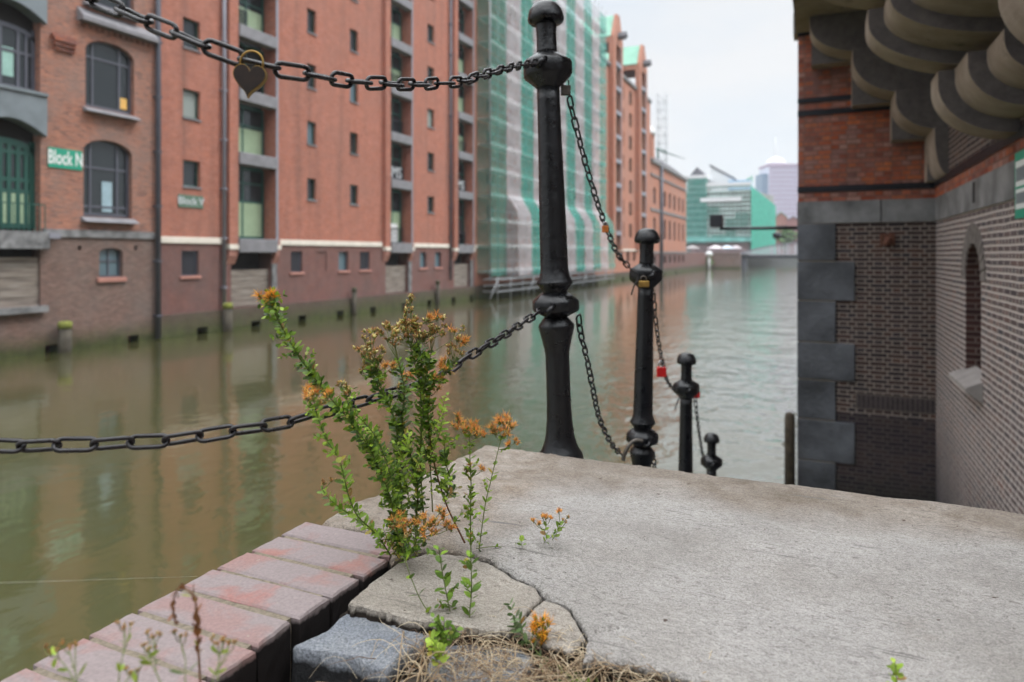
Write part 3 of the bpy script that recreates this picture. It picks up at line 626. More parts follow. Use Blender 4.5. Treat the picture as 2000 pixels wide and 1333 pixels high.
# white notice on the lowest door of the second hatch column
m = MB(); a, b = bays[1]; m.box(XF-.52, XF-.5, a+.1, a+(b-a)*.72, BZ+.12, BZ+1.5); m.build('notice_board', M['white'], B)
# mooring timbers with a mossy head at the foot of the wall
for px, py, lab in ((127, 628, 'stubby mooring timber with bright moss on top below the old brown warehouse'), (445, 592, 'mooring timber with mossy head below the first tall hatch column'), (692, 562, 'thin dark mooring timber against the plinth below the plain red wall'), (855, 548, 'thin dark mooring timber against the plinth below the second hatch column')):
    X = XF+.42; y = FY(px, X); zt = FZ(px, py, X)
    r = .17 if px > 600 else .24
    e = empty('mooring_timber', (X, y, WATER), lab, 'post', 'timbers at the foot of the far quay')
    m = MB(); m.tube([(X, y, WATER-.6), (X, y, zt-.3)], r, 12); m.build('timber', simple('wet_timber', (.07, .06, .045), .9, var=.4), e)
    m = MB(); m.tube([(X, y, zt-.299), (X, y, zt-.05), (X, y, zt)], [r*1.08, r*1.1, r*.7], 12); m.build('mossy_head', simple('yellow_green_moss', (.22, .24, .05) if px < 600 else (.07, .07, .04), .95, var=.3, scale=9, bmp=.8, bdist=.03), e)

# ================================================================== warehouse behind the scaffold and the gabled one after it
yC0, yC1 = 56.0, 95.0
Cb = empty('warehouse', (XF, 75, WATER), 'red brick warehouse hidden behind the green and white scaffold nets', 'building', 'warehouses on the far bank')
ops = []
for k in range(9):
    y = 58.5+k*4.1
    for a, b in ROWS+[(24.8, 26.2), (28.2, 29.6)]: ops.append((y, y+1.6, a, b, .3))
m = MB(); facade(m, XF, yC0, yC1, WATER-1, 31, ops); shell(m, XF, yC0, yC1, WATER-1, 31); m.box(XF-.32, XF-.3, yC0+.1, yC1-.1, 2, 30); m.build('wall', M['brick_far'], Cb)
m = MB(); m.box(XF, XF+.1, yC0+.02, yC1-.02, BZ-.28, BZ+.04); m.build('cream_band', M['white_band'], Cb)

S = empty('scaffold', (XF+1.5, 75, WATER), 'tall facade scaffold wrapped in alternating green and white nets', 'scaffold')
sy0, sy1 = FY(959, -27.3), FY(1184, -27.3); XS = -27.3; ZT = 33.9; NS = 11
ysl = [sy0+(sy1-sy0)*k/NS for k in range(NS+1)]
prof = [(XS, ZT), (XS, 6.3), (XS+.5, 5.6), (XS+1.15, 4.6), (XS+1.25, -1.45)]
rr = random.Random(3)
for k in range(NS):
    a, b = ysl[k], ysl[k+1]; m = MB(); nv = 46; nu = 5
    ztop = ZT-(0 if k > 1 else 0); P = []
    zs = [ztop+( -1.45-ztop)*i/nv for i in range(nv+1)]
    def xat(z):
        if k == 0: return XS
        for (xa, za), (xb, zb) in zip(prof, prof[1:]):
            if zb <= z <= za: return xa+(xb-xa)*(za-z)/(za-zb)
        return prof[-1][0]
    for z in zs:
        for u in range(nu+1):
            y = a+(b-a)*u/nu; sag = .16*math.sin((z-2)*math.pi/2.35)**2*math.sin(math.pi*u/nu)
            P.append((xat(z)+sag+.05*rr.uniform(-1, 1)+(.05 if k % 2 else 0), y+(.06 if u == nu else -.06 if u == 0 else 0)*(k % 2), z))
    F = [(i*(nu+1)+u, i*(nu+1)+u+1, (i+1)*(nu+1)+u+1, (i+1)*(nu+1)+u) for i in range(nv) for u in range(nu)]
    m.add(P, F, None, True)
    zq = 2.0-2.35*1.3
    while zq < ZT-.3:      # laced hems where one sheet overlaps the next
        if zq > -1.2: m.quad((xat(zq)+.16, a+.08, zq), (xat(zq)+.16, b-.08, zq), (xat(zq+.26)+.16, b-.08, zq+.26), (xat(zq+.26)+.16, a+.08, zq+.26))
        zq += 2.35
    m.build('net_panel', M['net_dim' if k == 0 else 'net_green' if k % 2 == 0 else 'net_white'], S)
m = MB(); pf = [(XS, 6.3), (XS+.5, 5.6), (XS+1.15, 4.6), (XS+1.25, -1.45), (XS, -1.45)]
m.add([(x, ysl[1]-.02, z) for x, z in pf], [(0, 1, 2, 3, 4)]); m.build('net_panel', M['net_white'], S)
# end net facing the camera
m = MB(); m.quad((XF+.05, sy0, -1.2), (XS, sy0, -1.2), (XS, sy0, ZT), (XF+.05, sy0, ZT)); m.build('net_panel', M['net_dim'], S)
lv = [2.0-2.35*1.3+2.35*i for i in range(17)]
for z in lv:
    if z > ZT: break
    m = MB(); m.box(XF+.15, XS-.12, sy0, sy1, z, z+.06); m.box(XS-.12, XS-.08, sy0, sy1, z-.04, z+.28); m.build('deck', M['deck'], S)
    m = MB(); m.tube([(XS-.1, sy0, z+1.0), (XS-.1, sy1, z+1.0)], .06, 6); m.build('ledger', M['steel'], S)
for y in [v+o_ for v in ysl for o_ in (0, (sy1-sy0)/NS/2) if v+o_ < sy1+.1]:
    m = MB(); m.tube([(XS-.1, y, -1.9), (XS-.1, y, ZT+1.2)], .065, 6); m.build('standard', M['steel'], S)
# working platform hanging under the nets
for z in (-1.75, -2.3, -2.85):
    m = MB(); m.box(XS-.3, XS+1.1, sy0-1, sy1+.5, z, z+.09); m.build('platform_beam', M['steel'], S)
for k in range(14):
    y = sy0-.8+(sy1-sy0)*k/13.0; m = MB(); m.tube([(XS+1.05, y, -1.5), (XS+1.05, y, WATER-.3)], .045, 6)
    if k % 3 == 0: m.tube([(XS+1.05, y, -1.7), (XS+1.05, y-1.6, WATER+.1)], .05, 6)
    m.build('standard', M['steel'], S)

yD0, yD1 = 95.0, FY(1270)
D = empty('warehouse', (XF, (yD0+yD1)/2, WATER), 'tall red brick warehouse with two green copper gables beyond the scaffold', 'building', 'warehouses on the far bank')
dcol = [(1213, 1219), (1229, 1234.5), (1259.5, 1263)]; dz = [28.0, 24.3, 20.5, 16.8, 13.1, 9.4, 5.7]
ops = [(FY(l), FY(r), z-2.3, z, .4) for l, r in dcol for z in dz if z < 28.6]+[(FY(l), FY(r), -.6, 1.0, .3) for l, r in ((1210, 1216), (1224, 1230), (1236, 1241), (1258, 1263))]
dbays = [(FY(1193.5), FY(1203)), (FY(1244.5), FY(1252.5))]
m = MB(); facade(m, XF, yD0, yD1, WATER-1, 29, ops); shell(m, XF, yD0, yD1, WATER-1, 29); m.build('wall', M['brick_far'], D)
m = MB(); m.box(XF-.5, XF+.35, yD0+.05, yD1-.05, 29.002, 29.5); m.build('cornice', M['stone_band'], D)
m = MB(); m.box(XF, XF+.1, yD0+.02, yD1-.02, BZ-.28, BZ+.04); m.build('cream_band', M['white_band'], D)
m = MB(); P = [(XF+.3, yD0, 29.5), (XF-5, yD0, 33.5), (XF-11, yD0, 33.5), (XF-16, yD0, 29.5)]; m.prism(P, [(x, yD1, z) for x, _, z in P]); m.build('roof', M['slate'], D)
for l, r in dcol:
    for z in dz:
        if z < 28.6: window(D, XF-.38, FY(l), FY(r), z-2.3, z, 'frame_green', 'glass', .15, (), (.5,))
for a, b in dbays:
    p, q = a-1.3, b+1.3; yc = (p+q)/2; hw = (q-p)/2
    m = MB()
    for (u, v) in ((p, a), (b, q)): m.box(XF+.001, XF+.8, u, v, 1.2, 32.6)
    m.box(XF-3, XF+.8, p, q, 32.6, 33.6)
    G1 = [(XF+.8, p, 33.6), (XF+.8, q, 33.6), (XF+.8, yc+.7, 37.4), (XF+.8, yc-.7, 37.4)]; m.prism(G1, [(XF+.3, y, z) for x, y, z in G1])
    m.build('gable', M['brick_far'], D)
    m = MB(); G2 = [(XF+.28, p-.15, 33.5), (XF+.28, q+.15, 33.5), (XF+.28, yc, 37.5)]; m.prism(G2, [(XF-9, y, z) for x, y, z in G2]); m.build('gable_roof', M['copper'], D)
    m = MB(); m.box(XF-.05, XF+.1, a, b, 1.2, 32.6); m.build('dark_hatch', M['void'], D)
    for z in [4.0, 7.7, 11.4, 15.1, 18.8, 22.5, 26.2, 29.9]:
        m = MB(); m.box(XF+.11, XF+.85, a+.01, b-.01, z-.5, z+.15); m.build('beam', M['metal_grey'], D)
        window(D, XF+.12, a, b, z+.16, z+2.9, 'frame_green', 'glass', .15, (), (.5,), name='hatch_door') if z < 29 else None
    m = MB(); m.box(XF+.801, XF+.86, b, b+.25, 2, 33); m.build('edge_guard', M['metal_grey'], D)
    m = MB(); m.box(XF+.8, XF+1.9, yc-.5, yc+.5, 33.7, 34.0); P = [(XF+.8, yc-.7, 34.0), (XF+.8, yc+.7, 34.0), (XF+.8, yc, 34.8)]; m.prism(P, [(XF+2.1, y, z) for _, y, z in P]); m.build('hoist_hood', M['slate'], D)

yE0, yE1 = yD1, FY(1340)
E = empty('warehouse', (XF, (yE0+yE1)/2, WATER), 'lower red brick building with rows of tall arched windows beyond the copper gables', 'building', 'warehouses on the far bank')
ec = [(1276, 1281), (1296, 1301), (1306, 1310.5), (1315.5, 1319.5), (1324.5, 1328), (1332.5, 1336)]
ops = [(FY(l), FY(r), z0, z1, .4, .6) for l, r in ec for z0, z1 in ((10.3, 13.6), (3.6, 7.8))]+[(FY(l), FY(r), -1.2, .3, .3) for l, r in ec]
m = MB(); facade(m, XF, yE0, yE1, .9, 18, [o for o in ops if o[2] > 1]); shell(m, XF, yE0, yE1, WATER-1, 18); m.build('wall', M['brick_far'], E)
m = MB(); facade(m, XF, yE0, yE1, WATER-1, .9, [o for o in ops if o[2] < 1]); m.build('base_wall', M['brick_red_low'], E)
m = MB(); m.box(XF-.45, XF-.42, yE0+.1, yE1-.1, -1.5, 15); m.build('room_back', M['void'], E)
for l, r in ec:
    for z0, z1 in ((10.3, 13.6), (3.6, 7.8)): window(E, XF-.38, FY(l), FY(r), z0, z1, 'frame_dark', 'glass', .18, (), (.5,), arch=.6)
for z, o1, h, mt in ((8.9, .2, .5, 'stone_band'), (18.001, .5, .7, 'stone_band'), (15.6, .25, .35, 'stone_band'), (.8, .15, .35, 'stone_band')):
    m = MB(); m.box(XF+.001 if z < 18 else XF-1, XF+o1, yE0+.05, yE1-.05, z, z+h); m.build('cornice', M[mt], E)
m = MB(); P = [(XF+.2, yE0, 18.7), (XF-3, yE0, 21.5), (XF-15, yE0, 21.5), (XF-15, yE0, 18.7)]; m.prism(P, [(x, yE1, z) for x, _, z in P]); m.build('roof', M['slate'], E)
m = MB(); y = FY(1281); m.box(XF-2.6, XF-.6, y-1, y+1.6, 18.9, 24); m.build('turret', M['brick_far'], E)
m = MB(); m.lathe([(1.5, 0), (1.2, .9), (.5, 1.8), (.15, 2.8)], 12, XF-1.6, y+.3, 24); m.build('turret_cap', M['white'], E)
m = MB(); y = FY(1289); m.tube([(XF+.3, y, WATER), (XF+.3, y, 19)], .35, 8); m.build('drain_shaft', M['frame_dark'], E)

# plinth for the far half of the row
m = MB(); dr = [(y, y+.9, WATER-.1, WATER+.4, .5) for y in (99, 107, 115, 123, 140, 152)]
facade(m, XF+.25, 56, 200, WATER-1, -2.3, dr); m.quad((XF+.25, 56, -2.3), (XF+.25, 200, -2.3), (XF-.2, 200, -2.3), (XF-.2, 56, -2.3)); m.quad((XF-.3, 56, WATER-1), (XF-.3, 200, WATER-1), (XF-.3, 200, -2.3), (XF-.3, 56, -2.3))
structure(m.build('far_quay_foot', M['plinth']))

# ================================================================== head of the canal
m = MB(); m.box(XF-4, XF, yE1+.02, 200, WATER-1, .9); m.build('wall', M['brick_red_low'], tag(bpy.data.objects.new('quay_wall', None), None, None) if False else None)
bpy.data.objects['wall'] if False else None
o = [x for x in COL.objects if x.name.startswith('wall') and x.parent is None][0]; o.name = 'quay_wall'; tag(o, 'low reddish quay wall after the last warehouse on the left bank', 'wall')
xa = Py(1366, 500, 199).x; xb = Py(1445, 500, 199).x
m = MB(); m.box(xa, xb, 199, 203, WATER-1, .75); m.box(xa, xb, 198.8, 199, .55, .95); o = m.build('quay_wall', M['brick_old_low']); tag(o, 'grey brown quay wall under the street at the head of the canal', 'wall')
structure(MB().box(-45, xb+2, 203.01, 229, .4, .7).build('street', simple('street_asphalt', (.12, .12, .12), .9)))
# small shrub on the quay
def leafball(name, c, rx, rz, n, col, mat, lab, seed, group=None, trunk=True):
    rg = random.Random(seed); m = MB()
    for i in range(n):
        v = Vector((rg.gauss(0, 1), rg.gauss(0, 1), rg.gauss(0, 1))).normalized()*(rg.random()**.4)
        k = .75+.35*mn.noise(v*2+Vector((seed, 0, 0)))*2
        p = Vector((c[0]+v.x*rx*k, c[1]+v.y*rx*k, c[2]+v.z*rz*k)); s = rx*.13*rg.uniform(.6, 1.4)
        a = Vector((rg.gauss(0, 1), rg.gauss(0, 1), rg.gauss(0, 1))).normalized(); b = a.orthogonal().normalized(); cc = a.cross(b); q = rg.uniform(.6, 1.4)
        m.add([p+b*s, p+cc*s*.6, p-b*s, p-cc*s*.6], [(0, 1, 2, 3)], tuple(x*q for x in col))
    e = empty(name, (c[0], c[1], c[2]-rz*1.2), lab, 'tree' if 'tree' in name else 'shrub', group)
    m.build('crown' if trunk else 'foliage', M['leaf'], e)
    t = MB(); t.tube([(c[0], c[1], c[2]-rz*1.4), (c[0], c[1], c[2]+rz*.2)], [rx*.1, rx*.03], 7); t.build('trunk' if trunk else 'stem', M['wood'], e)
p = Py(1386, 512, 197.6); leafball('quay_shrub', (p.x, p.y, p.z), 1.3, 2.0, 700, (.12, .20, .03), None, 'yellow green shrub hanging over the quay at the canal head', 5, trunk=False)
for px, py, Y, s, sd in ((1535, 463, 300, 5, 8), (1551, 470, 310, 4, 9)):
    p = Py(px, py, Y); leafball('street_tree', p, s, s, 900, (.10, .20, .05), None, ('broad' if sd == 8 else 'smaller')+' green tree behind the bridge near the dark corner wall', sd, 'trees behind the bridge')
# white-topped mooring pile standing in the water
p = Py(1385, 497, 190); e = empty('mooring_pile', (p.x, p.y, WATER), 'slim pale mooring pile with a white cap at the canal head', 'post')
m = MB(); m.tube([(p.x, p.y, WATER-1), (p.x, p.y, .2)], .33, 12); m.build('pile', M['deck'], e)
m = MB(); m.lathe([(.9, 0), (.95, .5), (.7, 1.0), (.2, 1.2)], 16, p.x, p.y, .2); m.build('cap', M['white'], e)

# bridge
br = empty('bridge', (xb, 204, 0), 'low grey arched footbridge crossing the far end of the canal', 'bridge')
m = MB(); n = 16; xe = 14
m.box(xb-2, xe, 203, 209, -.55, .35); m.build('deck', M['black_plastic'], br)
for yy_ in (203.0, 208.7):
    m = MB(); tops = []
    for k in range(n+1):
        t = k/n; x = xb-1+(xe-xb+1)*t; tops.append((x, yy_, .6+3.4*math.sin(math.pi*min(1, t*1.0)*.9+.02)**.8))
    for a, b in zip(tops, tops[1:]): m.prism([(a[0], a[1], a[2]-.35), (b[0], b[1], b[2]-.35), (b[0], b[1], b[2]), (a[0], a[1], a[2])], [(a[0], a[1]+.25, a[2]-.35), (b[0], b[1]+.25, b[2]-.35), (b[0], b[1]+.25, b[2]), (a[0], a[1]+.25, a[2])])
    m.build('arch_rib', M['metal_grey'], br)
    m = MB()
    for a in tops: m.box(a[0]-.08, a[0]+.08, yy_+.05, yy_+.2, .352, max(a[2]-.36, .4))
    m.box(xb, xe, yy_+.1, yy_+.13, .352, .6); x = xb
    while x < xe: m.box(x, x+.3, yy_+.1, yy_+.13, .36, 1.0+2.2*math.sin(math.pi*min(1, (x-xb+1)/(xe-xb+1))*.9)**.8); x += .9
    m.build('railing', simple('pale_lilac_parapet', (.50, .50, .55), .6), br)
m = MB(); m.box(xb-1, xb+1.2, 203.2, 208.6, WATER-1, -.552); m.build('abutment', M['frame_dark'], br)

# scaffolded block at the head of the canal
T = empty('scaffolded_block', (-30, 232, 0), 'broad office block under pale decks and teal scaffold nets beyond the canal', 'building')
fp = [(-39.8, 230), (-19.4, 230), (-14, 255), (-38, 255)]
m = MB(); m.prism([(x, y, .1) for x, y in fp], [(x, y, 21) for x, y in fp]); m.box(-39.4, -33.5, 231, 250, 21, 25); fix_normals(m.build('wall', simple('grey_office_wall', (.30, .30, .29), .8, var=.3, scale=.5), T))
X0, X1, XM = -40.2, -19.2, Py(1381, 500, 229).x
m = MB()
for k in range(13):
    z = 5.2+k*1.4
    m.box(XM, X1, 228.6, 229.9, z, z+.42)
for k in range(12): x = XM+(X1-XM)*k/11; m.box(x-.1, x+.1, 228.45, 228.6, 4, 22.5)
m.build('decks', simple('pale_teal_deck', (.48, .60, .57), .8, var=.25, scale=.3), T)
for k in range(11):
    z = 4.2+k*2.05; m = MB(); m.box(X0, XM-.1, 228.5, 229.8, z, z+.35); m.build('deck', M['deck'], T)
m = MB(); m.quad((X0, 228.3, 3.8), (XM, 228.3, 3.8), (XM, 228.3, 25.4), (X0, 228.3, 25.4)); m.quad((XM, 228.31, 3.8), (XM, 229.9, 3.8), (XM, 229.9, 25.4), (XM, 228.31, 25.4)); m.build('net_panel', M['net_green'], T)
m = MB()
for (a, b, z0, z1) in ((-33, -29, 12, 16), (-27, -24, 6, 12), (-31.5, -26, 4.2, 7.0), (-24, -20, 9, 14)): m.quad((a, 228.4, z0), (b, 228.4, z0), (b, 228.4, z1), (a, 228.4, z1))
m.build('torn_net', M['net_dim'], T)
m = MB(); m.prism([(-19.3, 228.4, .3), (-19.3, 228.4, 22.2), (-13.5, 255, 17.5), (-13.5, 255, .3)], [(-19.1, 228.4, .3), (-19.1, 228.4, 22.2), (-13.3, 255, 17.5), (-13.3, 255, .3)]); m.build('side_net', M['net_far'], T)
for z, h in ((22.6, 1.0), (17.6, 1.3)):
    m = MB(); m.box(XM if z > 20 else XM-2, X1 if z > 20 else X1-3, 228.2, 230, z, z+h); m.build('white_sheet', M['white'], T)
m = MB(); m.box(X0, XM, 228.2, 240, 25.4, 26.4); m.build('white_sheet', M['white'], T)
m = MB(); m.box(X0+1, X1, 227, 229.8, 4.6, 6.0); m.build('canopy', simple('teal_canopy', (.16, .42, .38), .7, var=.3, scale=.5), T)
m = MB(); m.box(X0+2, X1-1, 229.75, 229.85, 1.0, 4.6); m.build('shopfront', simple('pinkish_shopfront', (.36, .25, .25), .6, var=.4, scale=.6), T)
x1, x2 = Py(1388, 400, 240).x, Py(1425, 400, 240).x
m = MB(); m.prism([(x1, 240, 22), (x2+1, 240, 22), (x2+1, 240, 26), (x1, 240, 30.6)], [(x1, 250, 22), (x2+1, 250, 22), (x2+1, 250, 26), (x1, 250, 30.6)]); m.build('rooftop_wall', M['white'], T)
m = MB(); m.prism([(x1-.4, 239.6, 30.6), (x2+1.6, 239.6, 25.8), (x2+1.6, 239.6, 26.4), (x1-.4, 239.6, 31.3)], [(x1-.4, 250, 30.6), (x2+1.6, 250, 25.8), (x2+1.6, 250, 26.4), (x1-.4, 250, 31.3)]); m.build('roof_edge', M['slate'], T)
xg = Py(1365, 400, 236).x; m = MB(); P = [(xg-2.6, 232, 26.5), (xg+2.6, 232, 26.5), (xg, 232, 29.6)]; m.prism(P, [(x, 246, z) for x, _, z in P]); m.build('gable_roof', M['slate'], T)
m = MB(); m.box(x2, X1-1, 236, 245, 22, 25.0); m.build('blue_roof_box', simple('pale_blue_sheet', (.30, .48, .66), .6), T)
# umbrellas and vans on the street before it
for i, (px, w_, c, lab) in enumerate(((1352, 3.2, (.30, .27, .27), 'long grey market umbrella before the teal nets, nearest the red warehouse'), (1398, 3.4, (.62, .56, .58), 'large pinkish white umbrella on the street, above the shrub'), (1420, 3.0, (.55, .62, .70), 'bluish white umbrella on the street right of the pinkish one'), (1437, 2.6, (.45, .40, .42), 'small mauve umbrella at the foot of the bridge'))):
    p = Py(px, 500, 206+i*1.5); e = empty('market_umbrella', (p.x, p.y, .7), lab, 'umbrella', 'umbrellas on the far street')
    m = MB(); m.lathe([(w_*.75, 0), (w_*.72, .12), (w_*.1, .95)], 10, p.x, p.y, 2.2); m.build('canopy', simple('umbrella_cloth', c, .8, bmp=0), e)
    m = MB(); m.tube([(p.x, p.y, .7), (p.x, p.y, 2.3)], .08, 6); m.build('pole', M['steel'], e)
# distant tower, red block
p = Pd(1503, 497, 600); q = Pd(1568, 497, 600)
Tw = empty('office_tower', (p.x+14, p.y, 0), 'pale high rise with a red grid facade and a domed top in the far distance', 'building')
u = Vector((q.x-p.x, q.y-p.y, 0)).normalized(); nv_ = Vector((-u.y, u.x, 0)); W = (q-p).length
def ob(mb, o, u, n, a0, a1, b0, b1, z0, z1):
    P = [o+u*a+n*b for a, b in ((a0, b0), (a1, b0), (a1, b1), (a0, b1))]; mb.prism([(v.x, v.y, z0) for v in P], [(v.x, v.y, z1) for v in P])
m = MB(); ob(m, p, u, nv_, 0, W, 0, 25, 0, 78); m.build('wall', simple('pale_glass_wall', (.60, .63, .74), .4, bmp=0), Tw)
m = MB()
for k in range(17): ob(m, p, u, nv_, W*k/16-.24, W*k/16+.24, -.6, -.02, 0, 78)
for k in range(20): ob(m, p, u, nv_, 0, W, -.5, -.03, 4*k, 4*k+.7)
ob(m, p, u, nv_, -.5, W+.5, -.8, 25, 78.01, 80); m.build('red_grid', simple('dull_pink_red_grid', (.34, .24, .34), .7, bmp=0), Tw)
c = p+u*10+nv_*12; m = MB(); m.lathe([(9, 0), (8.6, 3), (6, 5.5), (3, 7), (1, 8)], 20, c.x, c.y, 80); m.tube([(c.x, c.y, 87), (c.x, c.y, 106)], [.7, .25], 6); m.build('dome', M['white'], Tw)
m = MB(); ob(m, p, u, nv_, -5.2, -.02, 4, 20, 0, 72); m.build('side_wing', simple('blue_grey_glass', (.12, .20, .30), .4, bmp=0), Tw)
for i, (l, r, t, rt, c_) in enumerate(((1514, 1537, 425, 415, (.33, .15, .12)), (1537, 1562, 432, 424, (.30, .14, .13)))):
    a = Py(l, t, 300); b = Py(r, t, 300); z = Py(l, t, 300).z; zr = Py(l, rt, 300).z
    e = empty('brick_house', (a.x, 300, 0), ('left' if i == 0 else 'right')+' one of two small red gabled houses in front of the distant high rise', 'building', 'red houses before the high rise')
    m = MB(); m.prism([(a.x, 300, 0), (b.x, 300, 0), (b.x, 300, z), ((a.x+b.x)/2, 300, zr), (a.x, 300, z)], [(a.x, 312, 0), (b.x, 312, 0), (b.x, 312, z), ((a.x+b.x)/2, 312, zr), (a.x, 312, z)]); m.build('wall', simple('pinkish_brick', c_, .8, bmp=0), e)
    xm = (a.x+b.x)/2; m = MB()
    for s1, s2 in ((a.x, xm), (b.x, xm)): m.prism([(s1, 299.5, z), (s2, 299.5, zr), (s2, 299.5, zr+.3), (s1, 299.5, z+.3)], [(s1, 312, z), (s2, 312, zr), (s2, 312, zr+.3), (s1, 312, z+.3)])
    m.build('roof', M['slate'] if i else M['copper'], e)
    for k in range(3):
        m = MB(); m.box(a.x+1+k*1.4, a.x+1.7+k*1.4, 299.93, 299.99, z-5, z-3.2); m.build('window', M['glass'], e)
# green lift mast and hose at the corner of the block
p = Pd(1469, 368, 236); m = MB(); m.box(p.x-.15, p.x+.15, p.y-.15, p.y+.15, .5, p.z+4.5); m.tube([(p.x, p.y, p.z+3.6), (p.x-1.5, p.y, p.z+3.2), (p.x-2.2, p.y, p.z+2), (p.x-2.4, p.y, p.z)], .3, 6)
tag(m.build('hoist_mast', simple('green_hoist_paint', (.05, .35, .22), .5)), 'slim green hoist mast at the corner of the teal netted block', 'mast')

# lattice tower crane and little derrick
c = Pd(1293, 497, 330); e = empty('lattice_mast', (c.x, c.y, 0), 'tall pale lattice crane mast rising behind the red warehouses', 'crane')
m = MB(); hw = 2.0; zt = Pd(1293, 184, 330).z
for sx in (-1, 1):
    for sy in (-1, 1): m.tube([(c.x+sx*hw, c.y+sy*hw, 0), (c.x+sx*hw, c.y+sy*hw, zt)], .22, 5)
m.build('leg_tubes', M['steel'], e); m = MB(); z = 18; k = 0
while z < zt-4:
    for sy in (-1, 1):
        m.tube([(c.x-hw, c.y+sy*hw, z), (c.x+hw, c.y+sy*hw, z)], .12, 4); m.tube([(c.x-hw*(1 if k % 2 else -1), c.y+sy*hw, z), (c.x+hw*(1 if k % 2 else -1), c.y+sy*hw, z+4)], .1, 4)
        m.tube([(c.x+sy*hw, c.y-hw, z), (c.x+sy*hw, c.y+hw, z)], .12, 4)
    z += 4; k += 1
m.build('bracing', M['steel'], e)
a = Pd(1283, 290, 190); b = Pd(1302, 299, 188); c2 = Pd(1338, 311, 186)
m = MB(); m.tube([a, b], .3, 5); m.tube([b, c2], [.2, .06], 5); m.tube([a, Pd(1290, 330, 190)], .25, 5); tag(m.build('derrick_arm', simple('dark_green_jib', (.05, .12, .10), .6)), 'thin dark crane jib pointing down to the right above the last warehouse', 'crane')
# ================================================================== right bank: corner of the near warehouse
XW = 1.615; YW = 11.92; XC = -.30
def zc(v): return CAMZ+v                    # heights measured from the eye level
Rb = empty('corner_warehouse', (.6, YW, WATER), 'dark clinker warehouse corner with stone quoins and stepped stone brackets at the right', 'building')
zb0, zb1 = zc(.495), zc(.84)                # stone band
# front wall (faces the camera) and long side wall
def wallY(name, mat, x0, x1, z0, z1, y0=YW, y1=30.0): m = MB(); m.box(x0, x1, y0, y1, z0, z1); return m.build(name, M[mat], Rb)
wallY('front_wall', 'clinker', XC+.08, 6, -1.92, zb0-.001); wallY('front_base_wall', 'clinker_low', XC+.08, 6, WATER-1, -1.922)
m = MB(); m.box(XC+.5, XW-.001, YW-.012, YW-.001, -1.92, -1.74)
n = 0; m = MB(); x = XC+.86
while x < XW-.06: m.box(x, x+.052, YW-.008, YW+.01, -1.80, -1.60); x += .066
m.build('soldier_course', simple('dark_soldier_brick', (.045, .032, .036), .8, var=.5, scale=20), Rb)
m = MB(); m.box(XC+.84, XW, YW-.003, YW+.01, -1.82, -1.58); m.build('soldier_mortar', simple('grey_joint_mortar', (.12, .10, .085), .9), Rb)
wallY('stone_band', 'stone_band', XC, XW, zb0, zb1, YW-.03)
m = MB(); m.box(XC+1.18, XC+1.195, YW-.034, YW-.02, zb0, zb1); m.build('band_joint', M['void'], Rb)
wallY('upper_front_wall', 'brick_orange', XC+.01, 6, zb1+.001, zc(3.55), YW-.012)
for a, b in ((.99, 1.085), (2.21, 2.30), (2.42, 2.50), (3.5, 3.58)):
    m = MB(); m.box(XC+.005, XW-.001, YW-.028, YW, zc(a), zc(b)); m.build('black_course', M['brick_black'], Rb)
# quoins
zq = zb0-.004
for i in range(9):
    h = .60+.03*(i % 3); wd = .56 if i % 2 == 0 else .83
    m = MB(); m.box(XC, XC+wd, YW-.035, YW+.7, zq-h+.008, zq-.008); o = m.build('quoin', M['stone'], Rb); bevel(o, .012, 2); zq -= h
m = MB(); m.box(XC+.02, XC+.55, YW-.02, YW+.6, zq, zb0); m.build('quoin_mortar', M['mortar'], Rb)
m = MB(); m.tube([(.0+.02, YW-.20, -.02+.45), (.02, YW-.0, .45)], .03, 10); 
p = Py(1580, 497, YW); m = MB(); m.lathe([(.075, 0), (.075, .03), (.045, .03), (.04, .0)], 20); o = m.build('iron_ring', M['iron'], Rb); o.location = Vector((p.x, YW-.04, p.z))-wloc(Rb); o.rotation_euler = (R_(90), 0, 0)
p = Py(1733, 468, YW); m = MB(); m.tube([(p.x, YW, p.z), (p.x, YW-.16, p.z), (p.x-.05, YW-.2, p.z-.1)], .04, 10); m.box(p.x-.1, p.x+.1, YW-.02, YW, p.z-.09, p.z+.09); m.build('rusty_bracket', simple('rusty_iron', (.13, .05, .03), .8, var=.5, scale=30), Rb)

# side wall with the slot window
ya, yb = 8.82, 9.66; zs0, zs1 = -.80, zc(.02)+.10
def sidewall(name, mat, z0, z1, ops, x=XW):
    m = MB(); y0, y1 = -14, YW
    ys = sorted({y0, y1, *[v for o in ops for v in o[:2]]}); zs = sorted({z0, z1, *[v for o in ops for v in o[2:4]]})
    for a, b in zip(ys, ys[1:]):
        for c, d in zip(zs, zs[1:]):
            if any(o[0] < (a+b)/2 < o[1] and o[2] < (c+d)/2 < o[3] for o in ops): continue
            m.quad((x, a, c), (x, a, d), (x, b, d), (x, b, c))
    v = MB()
    for a, b, c, d in ops:
        v.quad((x, a, c), (x+.5, a, c), (x+.5, a, d), (x, a, d)); v.quad((x, b, c), (x, b, d), (x+.5, b, d), (x+.5, b, c)); v.quad((x, a, c), (x, b, c), (x+.5, b, c), (x+.5, a, c))
        n = 10; rise = .42
        arc = [((a+b)/2+(b-a)/2*math.cos(math.pi*k/n), d-rise+rise*math.sin(math.pi*k/n)) for k in range(n+1)]
        for (p, q), (r, s) in zip(arc, arc[1:]): m.quad((x, p, q), (x, p, d), (x, r, d), (x, r, s)); v.quad((x, p, q), (x, r, s), (x+.5, r, s), (x+.5, p, q))
    if v.v: v.build('slot_reveal', M['clinker_reveal'], Rb)
    return m.build(name, M[mat], Rb)
